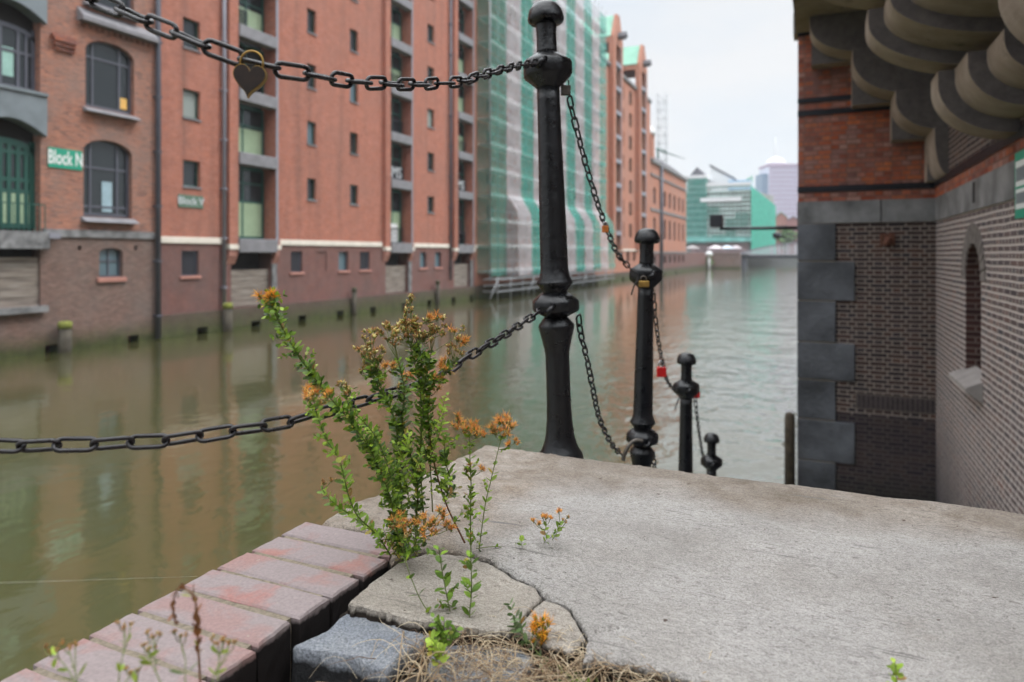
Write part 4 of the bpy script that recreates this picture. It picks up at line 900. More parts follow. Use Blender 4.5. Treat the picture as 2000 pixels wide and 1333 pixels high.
sidewall('side_wall', 'clinker_grey', -1.6, zb0, [(ya, yb, zs0, zs1)]); sidewall('side_base_wall', 'clinker_grey', WATER-1, -1.6, [])
m = MB(); m.box(XW+.5, XW+.55, ya-.1, yb+.1, zs0-.1, zs1+.1); m.build('slot_back', M['void'], Rb)
# brick arch round the slot
m = MB(); n = 14
for k in range(n):
    a0, a1 = math.pi*k/n+.02, math.pi*(k+1)/n-.02; c0 = ((ya+yb)/2, zs1-.42)
    P = [(c0[0]+(.42+w_)*math.cos(a), c0[1]+(.42+w_)*math.sin(a)) for w_, a in ((.01, a0), (.01, a1), (.24, a1), (.24, a0))]
    m.prism([(XW-.012, y, z) for y, z in P], [(XW+.1, y, z) for y, z in P])
m.build('slot_arch', simple('grey_arch_brick', (.17, .15, .14), .85, var=.4, scale=12), Rb)
m = MB(); P = [(XW-.16, ya-.10, zs0-.10), (XW-.16, ya-.10, zs0-.06), (XW+.1, ya-.10, zs0+.06), (XW+.1, ya-.10, zs0-.22), (XW, ya-.10, zs0-.22)]; m.prism(P, [(x, yb+.10, z) for x, _, z in P]); fix_normals(m.build('slot_sill', M['sill_stone'], Rb))
m = MB(); m.box(XW-.02, XW+.2, -14, YW-.03, zb0+.002, zb1-.002); m.build('side_stone_band', M['stone_band'], Rb)
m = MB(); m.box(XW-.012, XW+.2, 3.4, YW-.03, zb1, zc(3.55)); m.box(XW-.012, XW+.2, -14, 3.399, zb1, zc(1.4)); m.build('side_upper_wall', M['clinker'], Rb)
m = MB(); m.box(XW-.016, XW-.002, -14, YW-.03, zb1+.001, zc(1.0)); m.build('side_red_course', M['brick_orange'], Rb)
m = MB(); m.box(XW-.03, XW-.001, -14, YW-.03, zc(1.0), zc(1.09)); m.build('side_black_course', M['brick_black'], Rb)
m = MB(); m.box(XW-.021, XW-.0, 9.02, 9.16, zb0+.08, zb1-.03); m.build('missing_stone', M['void'], Rb)
# stepped quarter-round stone brackets under the jutting upper floor
def corbel(x0, x1, z0, z1, y0, y1, name='bracket_stone'):
    """block with a quarter-round lower outer corner, extruded along y"""
    m = MB(); n = 14; rx, rz = (x1-x0)*.98, (z1-z0)*.80
    arc = [(x0+rx-rx*math.cos(math.pi/2*k/n), z0+rz-rz*math.sin(math.pi/2*k/n)) for k in range(n+1)]
    P = [(x0, z1)]+arc+[(XW-.005, z0), (XW-.005, z1)]
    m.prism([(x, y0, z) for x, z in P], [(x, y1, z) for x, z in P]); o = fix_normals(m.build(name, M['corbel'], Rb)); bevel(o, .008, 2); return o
steps = [(XW-.17, 1.07), (.99, 1.70), (.46, 2.27), (-.11, 2.95)]
zt = [1.72, 2.29, 2.97, 3.55]
for i, (x, z) in enumerate(steps):
    corbel(x, min(x+.75, XW) if i else XW, zc(z), zc(zt[i])-.002, 10.75+(.12*i), YW-.3)
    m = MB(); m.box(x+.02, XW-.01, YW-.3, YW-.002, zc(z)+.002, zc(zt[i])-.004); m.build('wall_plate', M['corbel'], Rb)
# nearer bracket: three leaves side by side, each standing a little farther out than the one before it
near = [(.99, 1.06, 1.66), (.43, 1.66, 2.3), (-.12, 2.28, 2.95), (-.62, 2.93, 3.55)]
for i, (x, z, z2) in enumerate(near):
    for j, (a, b, ins) in enumerate(((7.20, 7.62, 0), (6.62, 7.20, .13), (6.05, 6.62, .26))):
        corbel(x+ins, XW, zc(z)+ins*.9, zc(z2)-.003 + (.0 if True else 0), a+.002, b)
for i, (x, z, z2) in enumerate(near):
    for j, (a, b, ins) in enumerate(((4.4, 4.95, 0), (3.9, 4.4, .075))):
        corbel(x+ins, XW, zc(z)+ins*.9, zc(z2)-.003, a+.002, b)
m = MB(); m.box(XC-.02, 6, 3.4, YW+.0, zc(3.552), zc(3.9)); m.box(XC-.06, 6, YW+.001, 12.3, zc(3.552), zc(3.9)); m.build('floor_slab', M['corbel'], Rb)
m = MB(); m.box(XC-.02, 6, 3.4, 30, zc(3.901), 17); m.build('upper_storeys', M['brick_orange'], Rb)
m = MB(); m.box(XW+.56, 6, 3.4, YW-.02, zc(-2), 16.9); m.build('inner_wall', M['clinker'], Rb)
p = Px(1990, 300, XW-.05); p2 = Px(1990, 428, XW-.05)
y2 = Px(1989, 300, XW-.05).y
m = MB(); m.box(XW-.075, XW-.03, y2-.9, y2, p2.z, p.z); o = m.build('enamel_sign', M['sign_green']); tag(o, 'green enamel sign with white panels cut by the right edge of the photo', 'sign')
m = MB(); hh = p.z-p2.z
m.box(XW-.079, XW-.0751, y2-.86, y2-.045, p.z-hh*.52, p.z-hh*.14); m.box(XW-.079, XW-.0751, y2-.86, y2-.045, p.z-hh*.86, p.z-hh*.56); m.build('white_panel', M['letter'], o)
m = MB(); m.box(XW-.083, XW-.0791, y2-.84, y2-.07, p.z-hh*.44, p.z-hh*.24); m.box(XW-.083, XW-.0791, y2-.84, y2-.07, p.z-hh*.78, p.z-hh*.62); m.build('blue_grey_inlay', M['panel_blue'], o)
# unseen block added behind the viewpoint to darken camera-facing sides
m = MB(); m.box(-7, 16, -40, -24, WATER-1, 15); tag(m.build('added_rear_blocker', M['clinker']), 'unseen dark brick block added behind the viewpoint to hold back light', 'building')
# fender timber
e = empty('fender_timber', (-.42, 11.6, WATER), 'weathered dark fender timber standing in the water at the warehouse corner', 'post')
m = MB(); zt_ = Py(1546, 806, 11.6).z; m.tube([(-.40, 11.6, WATER-.5), (-.40, 11.6, zt_-.12), (-.40, 11.6, zt_-.03), (-.40, 11.6, zt_)], [.082, .08, .07, .03], 14)
m.build('timber', simple('rotting_timber', (.06, .045, .03), .9, var=.5, scale=12, bmp=.8), e)

# canal signal arm reaching out from beyond the corner
e = empty('traffic_signal', (-.3, 17.5, zc(.66)), 'black canal traffic signal on a thin horizontal arm beyond the corner', 'signal')
xa_ = Py(1415, 447, 17.5).x; m = MB(); za = Py(1500, 446, 17.5).z
m.tube([(XC+.3, 17.5, za), (xa_-.12, 17.5, za)], .042, 8); m.build('arm', M['black_plastic'], e)
q = Py(1401, 433, 17.5)
m = MB(); m.box(q.x-.16, q.x+.13, 17.36, 17.64, q.z-.14, q.z+.17); bevel(m.build('signal_box', M['black_plastic'], e), .02)
m = MB(); m.lathe([(.14, 0), (.14, .12), (.09, .13)], 20); o = m.build('signal_hood', M['black_plastic'], e); o.location = Vector((q.x+.18, 17.44, q.z-.05))-wloc(e); o.rotation_euler = (R_(90), 0, 0)
q = Py(1517, 461, 60); e = empty('signal_lamp', (q.x, 60, q.z), 'small dark signal lamp hanging farther away below the arm', 'signal')
m = MB(); m.lathe([(.2, -.25), (.32, -.1), (.32, .2), (.1, .3)], 16, q.x, 60, q.z); m.build('lamp_body', M['black_plastic'], e)
m = MB(); m.tube([(q.x+.2, 60, q.z-.1), (q.x+3, 60, q.z-.9)], .05, 6); m.build('arm', M['black_plastic'], e)

# ================================================================== near bank: landing, stairs, coping
YS = 1.88
g = MB(); g.box(G(838, 1240).x, XW-.002, -6, .956, -.5, -.036); g.box(-.70, G(838, 1240).x-.001, -6, .956, -.5, -.15); structure(g.build('ground', M['soil']))
q = MB(); q.box(-1.0, XW+.0, -6, 1.80, WATER-1, -.502); tag(q.build('quay_foundation', M['clinker_low']), 'dark clinker quay wall carrying the landing above the water', 'wall')
st = empty('stairs', (.3, 1.9, 0), 'granite stairs leading down to the water behind the landing', 'stairs')
for k in range(17):
    m = MB(); y = 1.86+k*.29; z = -.185*(k+1)
    if y > 6.8: break
    m.box(-.95, XW-.003, y, y+.33, z-.4, z); bevel(m.build('step', M['stone'], st), .008)
rg = np.random.RandomState(5)
def vnoise(x, y, s, seed=0):
    r = np.random.RandomState(seed); g_ = r.rand(256, 256)
    X = x*s+37.3; Y = y*s+11.7; xi = np.floor(X).astype(int); yi = np.floor(Y).astype(int); fx = X-xi; fy = Y-yi
    fx = fx*fx*(3-2*fx); fy = fy*fy*(3-2*fy); a = g_[xi % 256, yi % 256]; b = g_[(xi+1) % 256, yi % 256]; c = g_[xi % 256, (yi+1) % 256]; d = g_[(xi+1) % 256, (yi+1) % 256]
    return (a*(1-fx)+b*fx)*(1-fy)+(c*(1-fx)+d*fx)*fy
def fbm(x, y, s, o=4, seed=0): return sum(vnoise(x, y, s*2**i, seed+i)/2**i for i in range(o))/sum(1/2**i for i in range(o))
def segdist(px, py, a, b):
    ax, ay = a; bx, by = b; dx, dy = bx-ax, by-ay; t = np.clip(((px-ax)*dx+(py-ay)*dy)/(dx*dx+dy*dy+1e-12), 0, 1)
    qx, qy = ax+t*dx, ay+t*dy; return np.hypot(px-qx, py-qy), qx, qy
def jag(poly, amp, step, seed, lock=()):
    r = random.Random(seed); out = []
    n = len(poly)
    for i in range(n):
        a = Vector((*poly[i], 0)); b = Vector((*poly[(i+1) % n], 0)); d = b-a; k = max(1, int(d.length/step)) if i not in lock else max(1, int(d.length/.12))
        nn = Vector((-d.y, d.x, 0)).normalized(); A_ = amp if i not in lock else amp*.35
        for j in range(k):
            q = a+d*(j/k)+(nn*r.uniform(-A_, A_) if j else Vector()); out.append((q.x, q.y))
    return out
def plate(name, poly, thick, mat, res, top=0.0, edge=.006, amp=.0015, seed=0, grooves=(), tilt=(0, 0)):
    P = np.array(poly); x0, y0 = P.min(0)-res; x1, y1 = P.max(0)+res
    nx = int((x1-x0)/res)+2; ny = int((y1-y0)/res)+2
    X, Y = np.meshgrid(x0+np.arange(nx)*res, y0+np.arange(ny)*res, indexing='ij')
    inside = np.zeros(X.shape, bool); dist = np.full(X.shape, 9.); QX = X.copy(); QY = Y.copy(); n = len(poly)
    for i in range(n):
        a = poly[i]; b = poly[(i+1) % n]
        c = ((a[1] > Y) != (b[1] > Y)) & (X < (b[0]-a[0])*(Y-a[1])/(b[1]-a[1]+1e-12)+a[0]); inside ^= c
        d, qx, qy = segdist(X, Y, a, b); m = d < dist; dist[m] = d[m]; QX[m] = qx[m]; QY[m] = qy[m]
    cell = inside[:-1, :-1] | inside[1:, :-1] | inside[:-1, 1:] | inside[1:, 1:]
    used = np.zeros(X.shape, bool); used[:-1, :-1] |= cell; used[1:, :-1] |= cell; used[:-1, 1:] |= cell; used[1:, 1:] |= cell
    out = used & ~inside; X[out] = QX[out]; Y[out] = QY[out]; dist[out] = 0
    near_ = inside & (dist < res*.3); X[near_] = QX[near_]; Y[near_] = QY[near_]; dist[near_] = 0
    Z = top+(fbm(X, Y, 6, 3, seed)-.5)*amp*4+(fbm(X, Y, 60, 3, seed+9)-.5)*amp*1.3
    ed = edge*(.6+.9*vnoise(X, Y, 30, seed+3)); t = np.clip(dist/ed, 0, 1); Z -= edge*.8*(1-np.sqrt(np.clip(1-(1-t)**2, 0, 1)))*(.6+.8*vnoise(X, Y, 45, seed+5))
    Z += tilt[0]*(X-X[used].mean())+tilt[1]*(Y-Y[used].mean())
    for pts, wd, dp in grooves:
        for a, b in zip(pts, pts[1:]):
            d, _, _ = segdist(X+.004*(vnoise(X, Y, 70, 4)-.5), Y+.004*(vnoise(X, Y, 70, 6)-.5), a, b); Z -= dp*np.clip(1-(d/wd)**2, 0, 1)
    idx = -np.ones(X.shape, int); idx[used] = np.arange(used.sum())
    V = np.stack([X[used], Y[used], Z[used]], 1)
    I, J = np.where(cell); F = np.stack([idx[I, J], idx[I+1, J], idx[I+1, J+1], idx[I, J+1]], 1)
    # skirt
    edges = {}
    for f in F.tolist():
        for k in range(4):
            e_ = (f[k], f[(k+1) % 4]); r_ = (e_[1], e_[0])
            if r_ in edges: del edges[r_]
            else: edges[e_] = 1
    V = V.tolist(); F = F.tolist(); low = {}; mid = {}
    def lowv(i):
        if i not in low:
            x, y, z = V[i]; low[i] = len(V); V.append([x+random.uniform(-.002, .002), y+random.uniform(-.002, .002), top-thick])
        return low[i]
    def midv(i):
        if i not in mid:
            x, y, z = V[i]; mid[i] = len(V); V.append([x+random.uniform(-.003, .003), y+random.uniform(-.003, .003), top-thick*.45+random.uniform(-.004, .004)])
        return mid[i]
    nt_ = len(F)
    for a, b in edges: F.append([b, a, midv(a), midv(b)]); F.append([midv(b), midv(a), lowv(a), lowv(b)])
    me = bpy.data.meshes.new(name); me.from_pydata(V, [], F); me.polygons.foreach_set('use_smooth', [True]*nt_+[False]*(len(F)-nt_)); me.materials.append(M[mat]); me.update()
    o = bpy.data.objects.new(name, me); COL.objects.link(o); return o
def gp(*pts): return [tuple(G(x, y).xy) for x, y in pts]
crack = gp((1400, 1336), (1330, 1319), (1240, 1292), (1190, 1284), (1163, 1281), (1139, 1290), (1150, 1243), (1134, 1211), (1118, 1187), (1101, 1176), (1080, 1170), (1062, 1160), (1050, 1140), (1032, 1134), (1003, 1121), (965, 1094), (925, 1080), (880, 1073), (830, 1072), (795, 1082), (764, 1097))
leftb = gp((748, 1062), (740, 1049), (719, 1039), (680, 1032), (640, 1027), (629, 1020), (660, 998), (692, 978), (734, 967), (800, 938), (881, 902), (950, 869))
poly = [(-.62, YS-.005), (0, YS), (.8, YS), (XW-.01, YS), (XW-.01, .952), (.6, .955), (0, .958)]+crack+leftb
nlock = set([1, 2, 3, 4, 5])
slab = plate('concrete_landing', jag(poly, .0035, .015, 1, nlock), .040, 'concrete', .0055, 0, .008, .0016, 1,
    grooves=[(gp((1150, 1243), (1175, 1228), (1210, 1230)), .006, .006), (gp((965, 1094), (940, 1070), (900, 1050)), .003, .004)])
tag(slab, 'rough grey screeded concrete landing at the top of the water stairs', 'landing')
fa = gp((770, 1099), (800, 1085), (832, 1075), (880, 1076), (924, 1083), (962, 1097), (1000, 1124), (1030, 1137), (1047, 1143), (1058, 1163), (1052, 1172), (1030, 1192), (1019, 1206), (994, 1228), (950, 1229), (905, 1222), (860, 1213), (830, 1211), (790, 1203), (765, 1196), (716, 1182), (680, 1176), (700, 1156), (735, 1125))
o = plate('broken_concrete_piece', jag(fa, .002, .012, 2), .034, 'concrete_old', .004, -.003, .0045, .0008, 2, tilt=(.01, -.02)); tag(o, 'large beige cracked off concrete piece next to the brick coping', 'concrete piece', 'broken concrete pieces')
fb = gp((1061, 1168), (1078, 1173), (1097, 1179), (1114, 1190), (1128, 1214), (1143, 1240), (1131, 1252), (1113, 1266), (1096, 1258), (1070, 1253), (1040, 1240), (1020, 1232), (1003, 1226), (1024, 1206), (1036, 1193), (1055, 1175))
o = plate('broken_concrete_piece', jag(fb, .002, .012, 3), .034, 'concrete_old', .004, -.004, .0045, .0008, 3, tilt=(-.01, .02)); tag(o, 'smaller beige concrete piece between the large piece and the grey landing', 'concrete piece', 'broken concrete pieces')
# bed of mortar under the landing so that the cracks end on something dark
m = MB(); m.box(-.93, XW-.02, .957, 1.80, -.5, -.042); structure(m.build('landing_bed', M['soil']))
# thin brick shelf that carries the far end of the coping
# brick coping: rowlock bricks across the wall, seen from above
cp = empty('brick_coping', (-.85, .7, 0), 'row of worn red and grey bricks laid across the quay wall', 'coping')
mb = MB(); mt = MB()
XO = G(549, 1045).x; step = .0825
def cv(py): return G(549, py)
ends = [G(560, 1026), G(500, 1077), G(426, 1106), G(357, 1140), G(264, 1191), G(171, 1243), G(60, 1297)]
XO = sum(e.x for e in ends[1:])/6.0; XI = XO+.268
rgc = random.Random(11)
yfar = 1.178; k = 0
while yfar-k*step > -.9:
    yb_ = yfar-k*step; ya_ = yb_-step+.0105; dx = rgc.uniform(-.005, .005); dz = rgc.uniform(-.0015, .0015); sk = rgc.uniform(-.003, .003)
    b = MB(); zt = .0012+dz*.4; n1 = 10
    # slightly rounded brick with chipped inner end
    xi = XI+dx+rgc.uniform(-.006, .004); xo = XO+dx*.5
    P = [(xo, ya_), (xi, ya_+sk), (xi+rgc.uniform(-.004, .004), yb_+sk), (xo, yb_)]
    bv = .0032
    top = [(P[0][0]+bv*1.6, P[0][1]+bv), (P[1][0]-bv, P[1][1]+bv), (P[2][0]-bv, P[2][1]-bv), (P[3][0]+bv*1.6, P[3][1]-bv)]
    vs = [(x, y, zt) for x, y in top]+[(x, y, zt-bv) for x, y in P]+[(x, y, -.118) for x, y in P]
    mb.add(vs, [(0, 1, 2, 3)]+[(4+i, 4+(i+1) % 4, (i+1) % 4, i) for i in range(4)]+[(8+i, 8+(i+1) % 4, 4+(i+1) % 4, 4+i) for i in range(4)])
    k += 1
bo = fix_normals(mb.build('bricks', M['coping'], cp))
bm = bmesh.new(); bm.from_mesh(bo.data); bmesh.ops.subdivide_edges(bm, edges=bm.edges, cuts=5, use_grid_fill=True)
for v in bm.verts:      # worn, slightly chipped arrises
    q = v.co*55; n_ = mn.noise(q); q2 = v.co*150
    v.co += Vector((mn.noise(q+Vector((3, 0, 0))), mn.noise(q+Vector((0, 7, 0))), min(0, mn.noise(q2))*.7+n_*.35))*.0022
bm.to_mesh(bo.data); bm.free()

mt.box(XO+.012, XI-.022, -.9, yfar-.004, -.117, -.0022); mo = mt.build('mortar', M['mortar'], cp)
m = MB(); m.box(XO+.004, XI-.01, -6, yfar, -.5, -.119); m.build('wall_core', M['clinker_low'], cp)
m = MB(); m.box(XO+.03, -.70, yfar+.0, 1.80, -.5, -.041); m.build('wall_end', M['clinker_low'], cp)

# granite setts
def stone(name, pts, ztop, zbot, lab, seed, mat='granite', amp=.0075):
    c = gp(*pts); P = [Vector((x, y, 0)) for x, y in c]; cx = sum(P, Vector())/len(P); bm = bmesh.new()
    # sight lines were taken on z=0; slide the outline onto the real top height
    f_ = (CAMZ-ztop)/CAMZ; P = [Vector((p.x*f_, p.y*f_, ztop)) for p in P]; cx = sum(P, Vector())/len(P)
    rings = []
    for sc, z in ((.0, ztop+.002), (.35, ztop+.001), (.7, ztop), (.96, ztop-.0005), (1.0, ztop-.006), (1.005, ztop-.03), (1.0, (ztop+zbot)/2), (.96, zbot)):
        rings.append([(cx.x+(p.x-cx.x)*sc, cx.y+(p.y-cx.y)*sc, z) for p in P])
    n = len(P); vs = [bm.verts.new(rings[0][0])]; R = []
    for r in rings[1:]: R.append([bm.verts.new(v) for v in r])
    for i in range(n): bm.faces.new((vs[0], R[0][i], R[0][(i+1) % n]))
    for a, b in zip(R, R[1:]):
        for i in range(n): bm.faces.new((a[i], b[i], b[(i+1) % n], a[(i+1) % n]))
    bm.faces.new(R[-1][::-1]); bmesh.ops.recalc_face_normals(bm, faces=bm.faces)
    bmesh.ops.subdivide_edges(bm, edges=bm.edges, cuts=3, use_grid_fill=True)
    for v in bm.verts:
        q = v.co*14+Vector((seed, 0, 0)); nv = Vector((mn.noise(q), mn.noise(q+Vector((9, 0, 0))), mn.noise(q+Vector((0, 9, 0)))))
        q2 = v.co*60; nv += Vector((mn.noise(q2), mn.noise(q2+Vector((5, 0, 0))), mn.noise(q2+Vector((0, 5, 0)))))*.35
        v.co += nv*amp
    me = bpy.data.meshes.new(name); bm.to_mesh(me); bm.free(); me.polygons.foreach_set('use_smooth', [True]*len(me.polygons)); me.materials.append(M[mat])
    o = bpy.data.objects.new(name, me); COL.objects.link(o); tag(o, lab, 'stone', 'granite setts by the coping'); return o
stone('granite_sett', [(690, 1184), (720, 1187), (761, 1196), (815, 1211), (834, 1226), (832, 1240), (800, 1270), (762, 1300), (755, 1309), (720, 1300), (692, 1289), (655, 1280), (620, 1271), (578, 1267), (566, 1262), (600, 1245), (641, 1226), (668, 1204)], -.022, -.12, 'large rough blue grey granite sett between the brick coping and the grass', 3)
stone('granite_sett', [(850, 1262), (930, 1250), (1010, 1268), (1040, 1290), (1010, 1322), (900, 1332), (830, 1310)], -.026, -.10, 'flat dusty stone half buried under the dry grass', 9)
# grit, crumbs
rb = random.Random(21)
m = MB()
for i in range(260):
    if i < 150: x, y = G(rb.uniform(760, 1420), rb.uniform(1240, 1345)).xy; z = -.034
    else: x, y = rb.uniform(-.6, 1.2), rb.uniform(1.0, 1.85); z = .001
    s = rb.uniform(.002, .007)*(1 if i < 150 else .35); v = Vector((x, y, z)); pts = [v+Vector((rb.uniform(-s, s), rb.uniform(-s, s), rb.uniform(0, s))) for _ in range(5)]
    c = rb.choice([(.05, .04, .03), (.25, .2, .16), (.12, .06, .03)]) if i < 150 else rb.choice([(.04, .03, .025), (.08, .04, .02), (.03, .03, .03)])
    m.add(pts, [(0, 1, 2), (0, 2, 3), (0, 3, 4), (0, 4, 1), (1, 2, 3), (1, 3, 4)], c)
tag(m.build('grit', M['straw']), 'loose grit and crumbs lying on the landing and the soil', 'grit', None, 'stuff')

# ================================================================== posts
def post_profile():
    k = .001556                      # metres per pixel at the first post; radii = width/2
    pr = [(92, 925), (90, 905), (86, 893), (74, 884), (64, 872), (56, 855), (51, 830), (48, 800), (47, 760), (47, 700), (50, 688), (57, 672), (67, 652), (71, 644), (69, 639), (50, 627), (42, 622)]
    shaft_lo = [(r/2*k, (893-y)*k) for r, y in pr]
    col_lo = [(r/2*k, (893-y)*k) for r, y in ((42, 625), (58, 621), (90, 613), (94, 609), (94, 595), (91, 591), (70, 582), (52, 576))]
    ring = [(r/2*k, (893-y)*k) for r, y in ((48, 580), (49, 574), (66, 562), (72, 558), (70, 555), (60, 545), (55, 530), (54, 480), (51, 380), (47, 280), (45, 200), (45, 172))]
    col_up = [(r/2*k, (893-y)*k) for r, y in ((44, 176), (50, 172), (92, 154), (98, 149), (98, 127), (94, 122), (62, 112), (44, 106))]
    neck = [(r/2*k, (893-y)*k) for r, y in ((44, 110), (40, 100), (39, 70), (41, 52), (42, 46))]
    cap = [(r/2*k, (893-y)*k) for r, y in ((38, 50), (62, 47), (70, 43), (72, 38), (70, 31), (64, 21), (52, 12), (36, 7), (18, 5), (1, 4.5))]
    return shaft_lo, col_lo, ring, col_up, neck, cap
labs = ['nearest and tallest black iron chain post at the edge of the landing', 'second black iron post down the stairs with a brass padlock at its collar', 'third black iron post down the stairs with a red padlock behind it', 'lowest black iron post whose head just clears the landing edge']
def make_post():
    e = empty('chain_post', (0, 0, 0), '', 'post', 'iron posts of the stair railing')
    sl_, cl, rg_, cu, nk, cap = post_profile()
    octf = lambda i: True
    m = MB(); m.lathe(sl_, 48); m.build('base', M['iron'], e)
    m = MB(); m.lathe(cl, 64, facet=octf); bevel(m.build('lower_collar', M['iron'], e), .002)
    m = MB(); m.lathe(rg_, 48); m.build('shaft', M['iron'], e)
    m = MB(); m.lathe(cu, 64, facet=octf); bevel(m.build('upper_collar', M['iron'], e), .002)
    m = MB(); m.lathe(nk, 40); m.build('neck', M['iron'], e)
    m = MB(); m.lathe(cap, 40); m.build('cap', M['iron'], e)
    for z, s in ((.445, -1), (.445, 1), (1.177, -1), (1.177, 1)):      # eyes for the chain hooks, on the canal axis
        m = MB(); m.tube([(0+.0, s*.055, z), (.012, s*.078, z+.012), (.0, s*.094, z), (-.012, s*.078, z-.010), (0, s*.055, z)], .0075, 8); m.build('hook', M['iron'], e)
    return e
def dup(root):
    r = root.copy(); COL.objects.link(r)
    for ch in root.children:
        c = ch.copy(); COL.objects.link(c); c.parent = r
    return r
FX = -.677
def post_at(px_base, py_top, px_top, d):
    t = Pd(px_top, py_top, d); return t
post0 = make_post()
PT = []
specs = [(1065, 1095, 4, 2.09), (1264, 1250, 446, 3.03), (1341, 1337, 689, 3.98), (1390, 1388, 846, 4.9)]
for i, (pt, pb, py, d) in enumerate(specs):
    top = Pd(pt, py, d); H = 1.383
    bot = Pd(pb, py+H*FPX/d, d); ax = (top-bot).normalized()
    o = post0 if i == 0 else dup(post0)
    base = top-ax*H; o.location = base; o.rotation_euler = (ax.to_track_quat('Z', 'Y')).to_euler()
    # keep the octagon flats facing the canal axis
    qr = Vector((0, 0, 1)).rotation_difference(ax); o.rotation_mode = 'QUATERNION'; o.rotation_quaternion = qr @ Matrix.Rotation(R_((8, 30, 20, 12)[i]), 4, 'Z').to_quaternion()
    o['label'] = labs[i]; PT.append((base, ax, d))
# ================================================================== chains
def catm(P, n=14):
    out = []
    for i in range(len(P)-1):
        a, b, c, d = P[max(i-1, 0)], P[i], P[i+1], P[min(i+2, len(P)-1)]
        for k in range(n):
            t = k/n; out.append(.5*((2*b)+(c-a)*t+(2*a-5*b+4*c-d)*t*t+(3*b-a-3*c+d)*t**3))
    out.append(P[-1]); return out
def link_mesh(mb, c, t, side, ln, wd, r, rnd):
    """one stadium-shaped link, centre c, long axis t, wide axis side"""
    hl = ln/2-wd/2; hw = wd/2-r; pts = []; hl = ln/2-r-hw
    for k in range(7): a = -math.pi/2+math.pi*k/6; pts.append(c+t*(hl+hw*math.cos(a))+side*(hw*math.sin(a)))
    for k in range(7): a = math.pi/2+math.pi*k/6; pts.append(c+t*(-hl+hw*math.cos(a))+side*(hw*math.sin(a)))
    mb.tube(pts, r, 8, closed=True)
def chain(path, lab, pitch=.0475, ln=.061, wd=.026, r=.0035, phase=0, roll=0.0, seed=1):
    P = catm(path); rnd = random.Random(seed)
    acc = [0]
    for a, b in zip(P, P[1:]): acc.append(acc[-1]+(b-a).length)
    def at(s):
        for i in range(len(acc)-1):
            if acc[i+1] >= s: f = (s-acc[i])/max(1e-9, acc[i+1]-acc[i]); return P[i].lerp(P[i+1], f), (P[i+1]-P[i]).normalized()
        return P[-1], (P[-1]-P[-2]).normalized()
    mb = MB(); s = pitch*.5; k = phase
    while s < acc[-1]:
        c, t = at(s); up = Vector((0, 0, 1)); sd = t.cross(up)
        sd = sd.normalized() if sd.length > .05 else Vector((1, 0, 0)); up2 = sd.cross(t).normalized()
        a = roll+rnd.uniform(-.16, .16)+(math.pi/2 if k % 2 else 0)
        side = up2*math.cos(a)+sd*math.sin(a)
        tt = (t+Vector((rnd.uniform(-.05, .05), rnd.uniform(-.05, .05), rnd.uniform(-.05, .05)))).normalized(); side = (side-tt*side.dot(tt)).normalized()
        link_mesh(mb, c, tt, side, ln, wd, r, rnd); s += pitch; k += 1
    o = mb.build('chain', M['chain']); tag(o, lab, 'chain', 'chains of the stair railing'); return o
def onF(*pts): return [Px(x, y, FX) for x, y in pts]
def pdl(*pts): return [Pd(x, y, d) for x, y, d in pts]
c1 = pdl((1048, 122, 2.05), (985, 135, 1.70), (900, 159, 1.43), (840, 164, 1.32), (780, 165, 1.22), (700, 160, 1.11), (640, 152, 1.04), (560, 138, .985), (488, 119, .955), (420, 97, .94), (345, 66, .94), (280, 38, .95), (215, 12, .96), (150, -14, .97), (80, -50, .98))
chain(c1[::-1], 'upper chain sagging from the nearest post to the upper left, carrying the heart lock', phase=0, roll=.25, seed=3)
c2 = pdl((1058, 606, 2.04), (1020, 632, 1.90), (960, 670, 1.69), (905, 703, 1.56), (850, 737, 1.46), (780, 764, 1.38), (700, 786, 1.28), (600, 814, 1.17), (520, 832, 1.11), (450, 843, 1.08), (380, 853, 1.06), (300, 862, 1.04), (220, 866, 1.02), (140, 869, 1.0), (60, 871, .99), (-30, 871, .98))
chain(c2[::-1], 'lower chain running behind the yellow flowered plant to the left edge', phase=1, roll=.75, seed=4)
def between(pts): return [Pd(x, y, d*1.055) for x, y, d in pts]
kw = dict(pitch=.0405, ln=.0537, wd=.0252, r=.0033)
chain(between([(1112, 190, 2.03), (1118, 220, 2.07), (1127, 255, 2.11), (1141, 310, 2.2), (1157, 365, 2.3), (1173, 415, 2.42), (1190, 460, 2.55), (1207, 497, 2.68), (1234, 528, 2.8)]), 'upper chain from the nearest post down to the second post', seed=5, roll=.6, **kw)
chain(between([(1130, 618, 2.0), (1134, 650, 2.05), (1146, 700, 2.15), (1158, 760, 2.27), (1170, 815, 2.42), (1186, 852, 2.55), (1200, 875, 2.65), (1216, 890, 2.75)]), 'lower chain from the nearest post down to the second post', seed=6, roll=.6, **kw)
chain(between([(1277, 575, 2.93), (1280, 620, 2.98), (1285, 660, 3.05), (1292, 700, 3.2), (1300, 735, 3.4), (1308, 752, 3.55), (1322, 762, 3.7)]), 'upper chain from the second post down to the third post, carrying the red lock', seed=7, roll=.5, **kw)
chain(between([(1276, 885, 2.95), (1280, 930, 3.05), (1292, 1000, 3.3), (1318, 1040, 3.7)]), 'short visible end of the lower chain under the second post', seed=8, roll=.5, **kw)
chain(between([(1357, 772, 3.85), (1361, 810, 3.9), (1366, 850, 4.1), (1373, 890, 4.35), (1383, 915, 4.6)]), 'thin chain from the third post down to the lowest post', seed=9, roll=.5, **kw)
